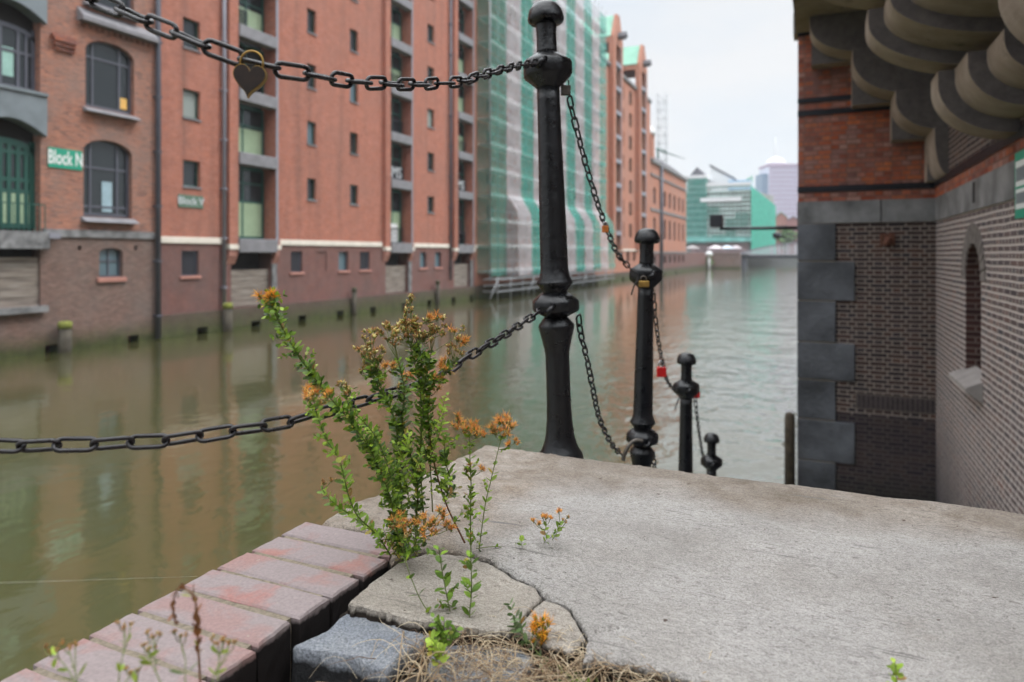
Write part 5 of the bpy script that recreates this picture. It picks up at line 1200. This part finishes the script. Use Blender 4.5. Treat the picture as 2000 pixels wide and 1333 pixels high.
# ================================================================== locks and ties
def shackle(mb, c, r, h, th, u, up):
    pts = [c-u*r-up*h]+[c+u*(-r*math.cos(math.pi*k/10))+up*(r*math.sin(math.pi*k/10)) for k in range(11)]+[c+u*r-up*h]
    mb.tube(pts, th, 8)
def padlock(px, py, d, w_, h_, mat, lab, shk='chrome', rot=0, shackle_r=.3, grp='padlocks left on the railing'):
    d *= 1.055; w_ *= 1.055; h_ *= 1.055; c = Pd(px, py, d); e = empty('padlock', c, lab, 'padlock', grp)
    u = (Matrix.Rotation(rot, 3, 'Y') @ Vector((1, 0, 0))); u = (Matrix.Rotation(YAW, 3, 'Z') @ u); up = Vector((0, 0, 1)); up = (Matrix.Rotation(YAW, 3, 'Z') @ (Matrix.Rotation(rot, 3, 'Y') @ up)); n = u.cross(up)
    m = MB(); P = [c+u*a*w_/2+up*b*h_/2-n*w_*.2 for a, b in ((-1, -1), (1, -1), (1, 1), (-1, 1))]; m.prism(P, [p+n*w_*.4 for p in P]); o = fix_normals(m.build('body', M[mat], e)); bevel(o, w_*.08, 3)
    m = MB(); shackle(m, c+up*(h_/2+w_*.35), w_*shackle_r, w_*.4, w_*.075, u, up); m.build('shackle', M[shk], e); return e
padlock(1105, 177, 2.02, .029, .030, 'grey_lock', 'grey brown padlock under the upper collar of the nearest post', 'grey_lock')
padlock(1182, 448, 2.44, .023, .024, 'orange', 'small copper orange padlock halfway down the upper chain', 'chrome')
padlock(1292, 727, 3.25, .044, .047, 'red', 'bright red padlock with a steel shackle hanging before the third post', 'chrome')
padlock(1359, 771, 3.9, .046, .040, 'red', 'duller red padlock tucked behind the collar of the third post', 'iron')
m = MB(); c = Pd(1257, 555, 2.95); e = empty('padlock', c, 'wide brass padlock below the collar of the second post', 'padlock', 'padlocks left on the railing')
u = Matrix.Rotation(YAW, 3, 'Z') @ Vector((1, 0, 0)); n_ = Vector((-u.y, u.x, 0)); up = Vector((0, 0, 1))
P = [c+u*a*.022+up*b*.0135-n_*.016 for a, b in ((-1, -1), (1, -1), (1, 1), (-1, 1))]; m.prism(P, [p+n_*.02 for p in P]); bevel(fix_normals(m.build('body', M['brass'], e)), .003)
m = MB(); shackle(m, c+up*.022, .012, .01, .003, u, up); m.build('shackle', M['grey_lock'], e)
m = MB(); c = Pd(1212, 505, 2.85); e = empty('padlock', c, 'tiny dark round padlock near the lower end of the upper chain', 'padlock', 'padlocks left on the railing')
m.tube([c-n_*.006, c+n_*.006], .011, 14); m.build('body', M['brass_dark'], e); m = MB(); shackle(m, c+up*.014, .007, .004, .0016, u, up); m.build('shackle', M['chrome'], e)
# heart lock
c = Pd(488, 158, .94); e = empty('heart_padlock', c, 'tarnished heart shaped brass padlock hanging on the upper chain', 'padlock', 'padlocks left on the railing')
S_ = .0231; pts = []
for k in range(48):
    t = 2*math.pi*k/48; x = 16*math.sin(t)**3/16.5; y = (13*math.cos(t)-5*math.cos(2*t)-2*math.cos(3*t)-math.cos(4*t))/15.0
    pts.append((x*S_, (y+.1)*S_*1.02))
u = (Matrix.Rotation(R_(27), 3, 'Z') @ Vector((1, 0, 0))); n_ = Vector((-u.y, u.x, 0)); ru = (u*math.cos(.10)-up*math.sin(.10)); rup = (up*math.cos(.10)+u*math.sin(.10))
m = MB(); F1 = [c+ru*x+rup*y-n_*.0045 for x, y in pts]; F2 = [p+n_*.009 for p in F1]; m.prism(F1, F2); o = fix_normals(m.build('rim', M['brass'], e)); bevel(o, .0012, 2)
m = MB(); F1 = [c+ru*x*.955+rup*(y*.955)-n_*.0052 for x, y in pts]; m.prism(F1, [p+n_*.002 for p in F1]); fix_normals(m.build('plate', M['brass_dark'], e))
m = MB(); shackle(m, c+rup*.0255, .0155, .009, .0014, ru, rup); m.build('shackle', M['brass'], e)
# wire ties
for pts, d, lab in (([(1231, 527), (1243, 534), (1246, 545), (1238, 560), (1233, 577)], 2.94, 'dark wire tie with a loose tail at the collar of the second post'), ([(1312, 762), (1324, 766), (1327, 775), (1322, 788), (1318, 801)], 3.92, 'dark wire tie with a loose tail at the collar of the third post')):
    m = MB(); m.tube(catm([Pd(x, y, d) for x, y in pts], 6), .0035, 6); tag(m.build('wire_tie', M['chain']), lab, 'wire tie', 'wire ties on the posts')
m = MB(); m.tube(catm([Pd(x, y, 2.87) for x, y in ((1255, 862), (1240, 861), (1228, 872), (1219, 890), (1217, 900))], 6), .0085, 8); tag(m.build('chain_hook', M['grey_lock']), 'curved steel hook joining the lower chain to the second post', 'hook')
# spider thread over the water
m = MB(); m.tube([Pd(-10, 1139, .80), Pd(180, 1133, .95), Pd(385, 1126, 1.15)], .0001, 4); tag(m.build('spider_thread', M['letter']), 'single pale spider thread stretched above the water at lower left', 'thread')
# ================================================================== plants
GR = [(.10, .19, .018), (.15, .26, .022), (.20, .33, .03), (.28, .41, .035), (.055, .115, .015)]
LG = [(.28, .42, .04), (.34, .48, .05), (.38, .50, .06)]
prn = random.Random(77); LS = 1.14; HS = 1.08; DS = .52
def rvec(r): return Vector((r.gauss(0, 1), r.gauss(0, 1), r.gauss(0, 1))).normalized()
def leaf(mb, p, d, n, Ln, Wd, col):
    Ln *= LS; Wd *= LS*1.25
    d = d.normalized(); s = d.cross(n); s = s.normalized() if s.length > 1e-4 else d.orthogonal().normalized(); n = s.cross(d).normalized()
    q = prn.uniform(.6, 1.35); col = tuple(c*q for c in col)
    if prn.random() < .05: col = prn.choice([(.45, .36, .05), (.34, .20, .06), (.40, .42, .08)])
    a = p; curl = prn.uniform(-.15, .25)*Ln
    rows = [(0, .0, 0), (.18, .62, .02), (.42, 1.0, .05), (.7, .86, .03), (.9, .45, -.02), (1.0, 0, -.05)]
    V = [a]; mid = []
    for t, w_, z in rows[1:-1]: c = a+d*(Ln*t)+n*(curl*t*t); V += [c+s*Wd*.5*w_+n*Wd*.12*w_, c, c-s*Wd*.5*w_+n*Wd*.12*w_]
    V.append(a+d*Ln+n*curl)
    F = [(0, 2, 1), (0, 3, 2)]
    for k in range(3): b = 1+3*k; F += [(b, b+1, b+4, b+3), (b+1, b+2, b+5, b+4)]
    F += [(10, 11, 13), (11, 12, 13)]
    mb.add(V, F, col, True)
def pod(mb, p, d, L_, col):
    d = d.normalized(); u = d.orthogonal().normalized(); w_ = d.cross(u); vs = [p]; q = prn.uniform(.7, 1.35); c = tuple(x*q for x in col)
    for t, r in ((.25, .27), (.55, .32), (.85, .15)):
        for k in range(5): a = 2*math.pi*k/5; vs.append(p+d*L_*t+(u*math.cos(a)+w_*math.sin(a))*L_*r)
    vs.append(p+d*L_*1.1); F = [(0, 1+(k+1) % 5, 1+k) for k in range(5)]
    for j in range(2): F += [(1+j*5+k, 1+j*5+(k+1) % 5, 6+j*5+(k+1) % 5, 6+j*5+k) for k in range(5)]
    F += [(11+k, 11+(k+1) % 5, 16) for k in range(5)]; mb.add(vs, F, c, True)
def spike(mb, p, d, L_, w_, col):
    d = d.normalized(); u = d.orthogonal().normalized(); v = d.cross(u); q = prn.uniform(.7, 1.3); c = tuple(x*q for x in col)
    mid = p+d*L_*.55+rvec(prn*1 if False else prn)*L_*.07
    mb.add([p+u*w_, p-u*w_*.5+v*w_, p-u*w_*.5-v*w_, mid+u*w_*.7, mid-u*w_*.35+v*w_*.6, mid-u*w_*.35-v*w_*.6, p+d*L_], [(0, 1, 4, 3), (1, 2, 5, 4), (2, 0, 3, 5), (3, 4, 6), (4, 5, 6), (5, 3, 6)], c)
KIND = {'pod': ([(.50, .34, .09), (.58, .46, .15), (.30, .15, .05), (.66, .60, .28), (.60, .52, .20), (.38, .19, .07), (.28, .30, .07)], [(.55, .22, .06), (.46, .18, .06), (.62, .34, .10)]),
        'orange': ([(.38, .22, .05), (.26, .26, .05)], [(.80, .34, .07), (.86, .50, .10), (.70, .24, .07), (.90, .58, .16)]),
        'yellow': ([(.40, .34, .05), (.25, .30, .04)], [(.85, .46, .03), (.80, .38, .03), (.75, .30, .04)])}
def head(par, c, size, kind, n=None, up=Vector((0, 0, 1))):
    size *= HS; mb = MB(); pods, sp = KIND[kind]; n = n or (5 if kind == 'pod' else 4)
    for i in range(n):
        d = (up*1.0+rvec(prn)*.9).normalized(); off = rvec(prn); off.z *= .7; p = c+off*size*.45*(prn.random()**.5); L_ = size*prn.uniform(.28, .42)
        mb.tube([c-up*size*.35, p], .00045, 4, col=(.14, .16, .04), cap=False)
        for k in range(3): leaf(mb, p-d*L_*.2, (d+rvec(prn)*.8), rvec(prn), L_*.8, L_*.28, prn.choice([(.20, .22, .04), (.30, .20, .05), (.14, .18, .03)]))
        pod(mb, p, d, L_*(1.0 if kind == 'pod' else .7), prn.choice(pods))
        for k in range(6 if kind == 'pod' else 16): spike(mb, p+d*L_*.3, d*(.8 if kind != 'pod' else .35)+rvec(prn)*.75, L_*prn.uniform(.7, 1.35)*(1.1 if kind == 'pod' else 1.55), .00042 if kind == 'pod' else .0005, prn.choice(sp))
    return mb.build('flower_cluster', M['flower'], par)
def path3(pts, d0, d1):
    n = len(pts); return catm([Pd(x, y, d0+(d1-d0)*i/(n-1)) for i, (x, y) in enumerate(pts)], 8)
def stem(root, pts, d0, d1, dens=1.0, ll=.011, lw=.0048, r0=.0013, r1=.0007, cols=GR, heads=(), scol=(.12, .15, .035), t0=0.0, t1=1.0, open_=.9, side=0, bush=0):
    """pts run from the root upwards in picture order; heads = (px, py, size, kind)"""
    P = path3(pts, d0, d1); n = len(P); rad = [r0+(r1-r0)*i/(n-1) for i in range(n)]
    m = MB(); m.tube(P, rad, 6, col=scol)
    hp = []
    for (x, y, sz, kd) in heads:
        d = d1+prn.uniform(-.02, .02); c = Pd(x, y, d); hp.append((c, sz, kd))
        # join the head to the closest lower point of the stem
        best = min(P[n//3:], key=lambda q: (q-c).length+(.08 if q.z > c.z-.01 else 0)); mid = best.lerp(c, .55)+Vector((0, 0, -.004))
        m.tube(catm([best, mid, c], 4), .0006, 5, col=scol)
    so_ = m.build('stem', M['stemm'], root)
    f = MB(); acc = 0; nxt = .004; tw = prn.uniform(0, 3)
    total = sum((b-a).length for a, b in zip(P, P[1:])); done = 0
    for a, b in zip(P, P[1:]):
        sl_ = (b-a).length; s = 0
        while nxt <= sl_-s+1e-9 and sl_ > 0:
            s += nxt; p = a.lerp(b, s/sl_); t = (b-a).normalized(); fr = (done+s)/total; nxt = .0058/(dens*DS)*prn.uniform(.7, 1.3)
            if t0 <= fr <= t1:
                u = t.orthogonal().normalized(); tw += 1.57+prn.uniform(-.4, .4); u = Matrix.Rotation(tw, 3, t) @ u; sc_ = (.75+.5*math.sin(fr*math.pi))*prn.uniform(.7, 1.25)
                for sg in (1, -1):
                    leaf(f, p+u*sg*.001, u*sg*open_+t*prn.uniform(.2, .9), t, ll*sc_, lw*sc_, prn.choice(cols))
                    if prn.random() < bush:
                        L2 = ll*prn.uniform(.8, 2.2); dd = (u*sg+t*.8+rvec(prn)*.3).normalized()
                        for kk in range(3):
                            q = p+dd*L2*(.35+.3*kk)
                            for s2 in (1, -1): leaf(f, q, (dd.cross(t)*s2+dd*.5+rvec(prn)*.3), rvec(prn), ll*.72, lw*.72, prn.choice(cols))
        nxt -= (sl_-s); nxt = max(nxt, .0002); done += sl_
    if f.v: f.build('foliage', M['leaf'], so_)
    for c, sz, kd in hp: head(so_, c, sz, kd)
    return so_
W1 = empty('flowering_weed', G(800, 1085), 'tall leafy weed with brown seed heads and yellow flowers rooted in the crack', 'plant')
# long arching stem with the yellow flowers on top
stem(W1, [(790, 1090), (778, 1050), (768, 1000), (757, 955), (740, 915), (722, 875), (700, 845), (672, 808), (640, 772), (612, 735), (585, 698), (562, 660), (545, 628), (534, 605), (526, 590)], 1.31, 1.04, 2.1, .0125, .006, .0016, .0009, bush=.35,
     heads=[(516, 580, .019, 'yellow'), (527, 585, .021, 'yellow'), (536, 581, .018, 'yellow'), (524, 592, .016, 'yellow')])
stem(W1, [(764, 1087), (740, 1050), (722, 1031), (697, 1006), (681, 968), (671, 929), (661, 895), (640, 862), (625, 828), (617, 800), (612, 780)], 1.30, 1.08, 1.25, .0115, .0055, cols=GR[1:4], bush=.25,
     heads=[(600, 764, .02, 'orange'), (612, 770, .022, 'orange'), (640, 775, .018, 'orange'), (625, 785, .016, 'pod'), (604, 780, .015, 'orange')])
stem(W1, [(722, 1035), (697, 1016), (680, 1003), (655, 985), (640, 970), (628, 955)], 1.30, 1.26, 1.5, .012, .006, cols=GR[1:4], heads=[(633, 942, .014, 'pod'), (648, 938, .012, 'pod')])
stem(W1, [(722, 1031), (760, 1050), (778, 1075)], 1.30, 1.28, 1.4, .013, .006)
# second arch, from left of the centre
stem(W1, [(795, 1085), (785, 1040), (776, 985), (765, 940), (750, 890), (733, 852), (712, 826), (690, 806), (680, 790), (676, 770)], 1.33, 1.18, 1.5, .0125, .0055, bush=.4, heads=[(666, 750, .018, 'pod'), (674, 757, .02, 'pod'), (682, 766, .014, 'pod')])
# middle columns
stem(W1, [(800, 1070), (785, 995), (782, 950), (779, 890), (774, 840), (764, 800), (752, 778), (742, 752), (736, 730), (728, 708)], 1.34, 1.27, 1.9, .013, .006, .0018, .001, bush=.3, t0=.1,
     heads=[(700, 682, .018, 'pod'), (712, 690, .02, 'pod'), (725, 672, .021, 'pod'), (732, 690, .02, 'pod'), (744, 702, .018, 'pod'), (716, 706, .02, 'pod'), (728, 720, .018, 'pod'), (708, 720, .016, 'pod'), (752, 716, .016, 'orange'), (764, 720, .018, 'orange'), (722, 648, .02, 'pod'), (730, 658, .018, 'pod'), (746, 684, .018, 'pod')])
stem(W1, [(812, 1080), (813, 1010), (816, 970), (812, 920), (800, 885), (790, 855), (786, 820), (788, 790), (790, 760), (784, 730), (778, 705)], 1.35, 1.29, 2.1, .013, .006, .002, .001, bush=.3, t0=.08, cols=[GR[0], GR[4], GR[1]],
     heads=[(752, 634, .02, 'pod'), (762, 640, .022, 'pod'), (768, 654, .022, 'pod'), (758, 662, .02, 'pod'), (772, 672, .018, 'pod'), (748, 650, .018, 'pod')])
stem(W1, [(830, 1060), (826, 990), (822, 930), (822, 860), (826, 800), (828, 750), (824, 715), (822, 690), (812, 660), (804, 630), (802, 600), (800, 588)], 1.37, 1.31, 1.6, .014, .0065, .0018, .0009, bush=.3, t0=.25, t1=.82,
     heads=[(801, 580, .021, 'pod'), (797, 592, .014, 'pod'), (804, 604, .012, 'pod'), (792, 610, .018, 'pod'), (789, 622, .019, 'pod'), (782, 632, .022, 'pod'), (796, 636, .022, 'pod'), (806, 628, .02, 'pod'), (813, 624, .018, 'pod'), (776, 646, .022, 'pod'), (790, 652, .024, 'pod'), (808, 646, .022, 'pod'), (820, 640, .02, 'pod'), (832, 628, .018, 'pod'), (842, 624, .02, 'orange'), (854, 622, .02, 'orange'), (866, 622, .018, 'pod'), (868, 636, .014, 'pod'), (860, 648, .018, 'pod'), (846, 644, .022, 'pod'), (834, 652, .022, 'pod'), (822, 660, .022, 'pod'), (842, 664, .018, 'pod'), (862, 654, .016, 'pod'), (784, 664, .018, 'pod')])
stem(W1, [(845, 1000), (842, 940), (838, 870), (836, 810), (834, 770), (850, 745), (870, 728), (886, 712)], 1.36, 1.36, 1.8, .013, .006, bush=.35, t0=.3,
     heads=[(887, 650, .02, 'orange'), (892, 662, .018, 'pod'), (900, 670, .021, 'orange'), (908, 668, .019, 'orange'), (893, 682, .02, 'pod'), (904, 690, .018, 'pod'), (880, 676, .016, 'pod'), (876, 690, .016, 'pod'), (868, 706, .02, 'orange'), (862, 718, .02, 'orange'), (872, 722, .016, 'orange')])
stem(W1, [(908, 1061), (890, 1025), (872, 986), (857, 940), (845, 890), (839, 845), (836, 800), (840, 765), (836, 740)], 1.34, 1.37, .8, .012, .006, .0019, .001, bush=.35, t0=.3, scol=(.16, .07, .03),
     heads=[(796, 740, .02, 'orange'), (806, 736, .019, 'orange'), (826, 733, .02, 'orange'), (848, 742, .021, 'orange'), (858, 740, .018, 'orange'), (842, 752, .016, 'orange'), (853, 762, .014, 'orange'), (788, 748, .018, 'pod'), (780, 756, .016, 'pod'), (790, 766, .016, 'pod')])
stem(W1, [(870, 975), (880, 940), (872, 910), (868, 880), (872, 850)], 1.33, 1.3, 1.4, .013, .007, cols=GR[1:], bush=.5)
for (x0, y0, x1, y1) in ((758, 900, 722, 838), (776, 900, 800, 842), (800, 930, 770, 860), (790, 960, 824, 880), (838, 900, 868, 800), (760, 960, 735, 880), (840, 850, 872, 770), (800, 985, 780, 900), (838, 960, 878, 935)):
    stem(W1, [(x0, y0), ((x0+x1)/2+3, (y0+y1)/2+4), (x1, y1)], 1.31, 1.28, 1.6, .010, .0045, .0008, .0004, cols=LG+GR[2:3], open_=1.2)
hx = random.Random(9)
extra = [(hx.gauss(800, 30), hx.gauss(648, 16), hx.uniform(.014, .02), 'pod') for _ in range(16)]+[(hx.gauss(848, 16), hx.gauss(645, 14), hx.uniform(.014, .018), 'pod') for _ in range(8)]+[(hx.gauss(722, 14), hx.gauss(700, 16), .016, 'pod') for _ in range(6)]
stem(W1, [(822, 780), (818, 740), (808, 705), (802, 680)], 1.33, 1.31, 1.8, .013, .006, bush=.4, heads=extra[:16])
stem(W1, [(828, 760), (836, 720), (842, 690)], 1.33, 1.31, 1.8, .013, .006, bush=.4, heads=extra[16:24])
stem(W1, [(748, 780), (736, 750), (726, 725)], 1.31, 1.28, 1.6, .012, .006, bush=.3, heads=extra[24:])
# right-hand stems
stem(W1, [(920, 1080), (919, 1040), (919, 995), (920, 950), (918, 895), (917, 855), (914, 835)], 1.32, 1.33, 1.3, .0105, .005, cols=GR[1:4], bush=.3, t0=.05,
     heads=[(894, 818, .018, 'orange'), (902, 828, .02, 'orange'), (890, 836, .018, 'orange'), (906, 842, .02, 'orange'), (915, 838, .02, 'orange'), (926, 834, .02, 'orange'), (934, 842, .02, 'orange'), (942, 848, .018, 'orange'), (930, 852, .018, 'orange'), (918, 908, .014, 'orange'), (910, 920, .013, 'pod'), (941, 918, .012, 'orange')])
stem(W1, [(936, 1072), (944, 1010), (950, 975), (956, 950), (962, 925), (968, 900), (975, 872), (979, 855)], 1.32, 1.34, .55, .0105, .005, .0011, .0007, cols=GR[1:4], bush=.35,
     heads=[(963, 836, .021, 'orange'), (975, 822, .024, 'orange'), (986, 828, .023, 'orange'), (996, 822, .022, 'orange'), (992, 838, .022, 'orange'), (1000, 834, .018, 'orange'), (1008, 864, .015, 'orange'), (995, 870, .014, 'orange'), (968, 848, .02, 'orange'), (984, 846, .02, 'orange')])
# flowers low down over the coping end
stem(W1, [(800, 1092), (812, 1060), (822, 1038)], 1.26, 1.24, 1.0, .009, .0045, .0009, .0006, bush=.3,
     heads=[(786, 1010, .016, 'orange'), (772, 1020, .02, 'orange'), (800, 1022, .018, 'orange'), (814, 1024, .02, 'orange'), (832, 1012, .021, 'orange'), (838, 1028, .021, 'orange'), (850, 1020, .02, 'orange'), (866, 1012, .018, 'orange'), (872, 1028, .021, 'orange'), (860, 1000, .015, 'orange'), (784, 1034, .018, 'orange'), (826, 1042, .018, 'orange'), (882, 1032, .018, 'orange'), (765, 1032, .016, 'pod'), (795, 1045, .018, 'pod'), (845, 1040, .018, 'orange')])
for (x0, y0, x1, y1) in ((782, 1096, 748, 1030), (785, 1094, 760, 1040), (795, 1096, 790, 1050), (808, 1090, 842, 1046), (790, 1095, 830, 1062), (880, 1040, 905, 1000), (868, 985, 898, 950)):
    stem(W1, [(x0, y0), ((x0+x1)/2-4, (y0+y1)/2), (x1, y1)], 1.28, 1.26, .9, .008, .004, .0007, .0004, cols=GR[2:]+[(.26, .22, .05)], scol=(.18, .14, .05))
# creeping shoot over the slab
W2 = empty('creeping_weed', G(1080, 1062), 'small creeping shoot with orange tips lying on the grey concrete', 'plant')
def gstem(root, pts, h, **k):
    P = []
    for (x, y) in pts:
        g_ = G(x, y, h); P.append((x, y))
    d0 = (CAMZ-h)/(-ray(*pts[0])[2]); d1 = (CAMZ-h)/(-ray(*pts[-1])[2]); return stem(root, pts, d0, d1, **k)
gstem(W2, [(930, 1072), (965, 1068), (1000, 1071), (1040, 1069), (1065, 1058), (1082, 1045)], .006, dens=.35, ll=.009, lw=.005, r0=.0009, r1=.0006)
stem(W2, [(1062, 1062), (1068, 1050), (1064, 1038), (1068, 1025)], 1.36, 1.36, 1.5, .009, .0055, .0006, .0004, cols=GR[1:4], heads=[(1042, 1018, .013, 'orange'), (1052, 1024, .010, 'orange'), (1066, 1012, .013, 'orange'), (1060, 1010, .010, 'orange'), (1075, 1012, .010, 'orange')])
stem(W2, [(1078, 1056), (1088, 1040), (1094, 1022)], 1.36, 1.36, 1.6, .010, .006, .0006, .0004, cols=GR[1:4], heads=[(1092, 1000, .012, 'orange'), (1100, 1016, .008, 'pod'), (1108, 1010, .009, 'pod'), (1105, 1020, .008, 'pod')])
stem(W2, [(1020, 1070), (1018, 1058), (1022, 1048)], 1.35, 1.35, 1.6, .008, .005, .0006, .0004, cols=GR[1:4])
# sprigs growing out of the joint in front of the broken piece
W3 = empty('upright_sprig', G(915, 1236), 'thin upright green sprig rooted below the broken concrete piece', 'plant', 'green sprigs in the joint')
stem(W3, [(920, 1236), (917, 1205), (920, 1170), (921, 1135), (920, 1105), (919, 1075)], 1.10, 1.10, .9, .0125, .0065, .0012, .0008, cols=GR[:3], bush=.15)
stem(W3, [(905, 1236), (893, 1232), (884, 1215), (878, 1190), (871, 1155), (863, 1112), (857, 1070)], 1.12, 1.12, 1.0, .0125, .0065, .0012, .0008, cols=GR[:3], bush=.2)
W4 = empty('upright_sprig', G(850, 1235), 'slanting green sprig leaning to the left over the beige concrete piece', 'plant', 'green sprigs in the joint')
stem(W4, [(875, 1240), (851, 1213), (830, 1186), (818, 1165), (809, 1144), (801, 1124), (793, 1100), (785, 1085)], 1.11, 1.15, .4, .012, .007, .001, .0007, cols=GR[:4], bush=.15)
W5 = empty('leafy_clump', G(860, 1262), 'low clump of fresh green leaves at the corner of the granite sett', 'plant', 'green sprigs in the joint')
for i in range(9):
    x = prn.uniform(825, 905); y = prn.uniform(1232, 1275); stem(W5, [(x, y), (x+prn.uniform(-8, 8), y-12), (x+prn.uniform(-16, 16), y-prn.uniform(18, 40))], 1.03, 1.02, 1.0, .009, .0055, .0007, .0004, cols=GR[:3])
for (x, y) in ((850, 1302), (860, 1290), (842, 1280), (848, 1270)): stem(W5, [(x, y), (x+4, y-10), (x+prn.uniform(-10, 16), y-24)], 1.0, .99, 1.0, .010, .006, .0007, .0004, cols=LG)
W6 = empty('ochre_flower', G(1055, 1262), 'ochre flower head with grey green leaves on the edge of the broken piece', 'plant')
so_ = stem(W6, [(1075, 1300), (1050, 1275), (1030, 1250), (1015, 1228), (1002, 1205)], 1.02, 1.06, .9, .014, .005, .0012, .0007, cols=[(.16, .24, .10), (.20, .27, .14), (.13, .22, .07)], bush=.3)
stem(W6, [(1030, 1262), (1020, 1240), (1008, 1222)], 1.03, 1.05, 1.2, .015, .005, .0008, .0005, cols=[(.16, .24, .10), (.22, .28, .15)], bush=.5)
stem(W6, [(1090, 1300), (1125, 1330), (1160, 1350)], 1.0, .95, .5, .012, .005, .001, .0008, cols=GR[2:])
for (x, y, s) in ((1052, 1218, .02), (1060, 1228, .022), (1050, 1238, .022), (1064, 1244, .02), (1056, 1256, .018), (1045, 1226, .014)): head(so_, Pd(x, y, 1.04), s, 'yellow', 5)
# blurred sprigs close to the lens, lower left
W7 = empty('foreground_sprig', G(240, 1420), 'out of focus green sprigs with tiny buds over the brick coping', 'plant')
for (pts) in ([(150, 1400), (150, 1330), (143, 1300), (135, 1270)], [(160, 1370), (140, 1320), (118, 1290), (100, 1280)], [(232, 1400), (232, 1330), (238, 1290), (246, 1258), (243, 1230)], [(236, 1345), (260, 1315), (280, 1298), (292, 1275)], [(330, 1380), (312, 1330), (296, 1295), (290, 1265), (300, 1250)], [(372, 1400), (362, 1330), (362, 1290), (352, 1250)], [(405, 1400), (418, 1320), (440, 1290), (447, 1262)], [(425, 1330), (428, 1290), (426, 1262)], [(265, 1400), (268, 1345), (258, 1320)]):
    x, y = pts[-1]
    stem(W7, pts, .66, .70, .33, .010, .0032, .0008, .0004, cols=LG+[(.16, .26, .08)], heads=[(x, y-6, .007, 'pod'), (x-12, y-14, .006, 'pod'), (x+12, y-10, .006, 'pod')], t0=.1)
W8 = empty('withered_stalk', G(390, 1400), 'withered brown stalk bent over like a hook above the bricks', 'plant')
stem(W8, [(393, 1400), (391, 1333), (388, 1280), (385, 1225), (384, 1190), (378, 1165), (365, 1152), (352, 1147), (343, 1158), (338, 1180), (339, 1205), (346, 1218)], .72, .72, 1.2, .0075, .0035, .0014, .0008, cols=[(.22, .09, .035), (.28, .12, .04), (.16, .07, .03), (.30, .18, .07)], scol=(.20, .09, .04), open_=.3, t0=.35)
W9 = empty('upright_sprig', G(1750, 1335), 'tiny bright green sprig standing alone at the near edge of the landing', 'plant', 'green sprigs in the joint')
stem(W9, [(1755, 1380), (1752, 1345), (1750, 1315), (1748, 1292)], .86, .86, 1.6, .0085, .0055, .0009, .0005, cols=LG, bush=.2)
# dry grass on the soil
m = MB(); rg2 = random.Random(5)
def blade(x, y, L_, ang, lift, col, r=.0007, z=-.034):
    p = G(x, y, z); P = []; dx, dy = math.cos(ang), math.sin(ang); b = rg2.uniform(-1.6, 1.6)
    for k in range(7):
        t = k/6; a = ang+b*t; P.append(p+Vector((math.cos(a)*L_*t, math.sin(a)*L_*t, lift*math.sin(math.pi*t*.9)+.004*rg2.random())))
    m.tube(P, [r, r, r, r*.9, r*.8, r*.6, r*.3], 4, col=col, cap=False)
ST = [(.48, .35, .21), (.58, .45, .29), (.34, .22, .12), (.62, .50, .34), (.70, .58, .40), (.16, .09, .05)]
for i in range(760):
    x = rg2.gauss(985, 95) if i < 440 else rg2.uniform(1080, 1420); y = rg2.uniform(1255, 1350)
    if x > 1060: y = max(y, 1306+(x-1130)*.25)
    blade(x, y, rg2.uniform(.03, .11), rg2.uniform(0, 6.28), rg2.uniform(.004, .035), rg2.choice(ST), rg2.uniform(.0003, .00062))
for i in range(12): blade(rg2.uniform(760, 840), rg2.uniform(1330, 1400), rg2.uniform(.05, .1), rg2.uniform(.6, 2.0), rg2.uniform(.02, .05), rg2.choice(ST[:4]), .0009)
tag(m.build('dry_grass', M['straw']), 'tangle of dry straw coloured grass on the soil before the landing', 'dry grass', None, 'stuff')
m = MB()
for i in range(200):
    x = rg2.uniform(1060, 1300); y = rg2.uniform(1275, 1345)
    if x > 1130: y = max(y, 1298+(x-1130)*.2)
    p = G(x, y, -.034); d = rvec(rg2); d.z = abs(d.z)+.5; leaf(m, p, d, rvec(rg2), rg2.uniform(.005, .012), .004, rg2.choice([(.14, .17, .05), (.18, .22, .07), (.10, .12, .04)]))
tag(m.build('ground_weeds', M['leaf']), 'sparse green weeds in the soil along the front edge of the landing', 'weeds', None, 'stuff')

# ================================================================== thin summer haze over the canal
m = MB(); m.box(-800, 800, -80, 1200, WATER-2, 112)
hm = bpy.data.materials.new('pale_haze'); hm.use_nodes = True; t = hm.node_tree; t.nodes.clear()
pv = t.nodes.new('ShaderNodeVolumePrincipled'); pv.inputs['Color'].default_value = (.93, .96, 1, 1); pv.inputs['Density'].default_value = .00038
ho = t.nodes.new('ShaderNodeOutputMaterial'); t.links.new(pv.outputs[0], ho.inputs['Volume'])
hz_ = m.build('haze', hm); hz_['kind'] = 'stuff'; hz_['label'] = 'thin pale haze over the far end of the canal'
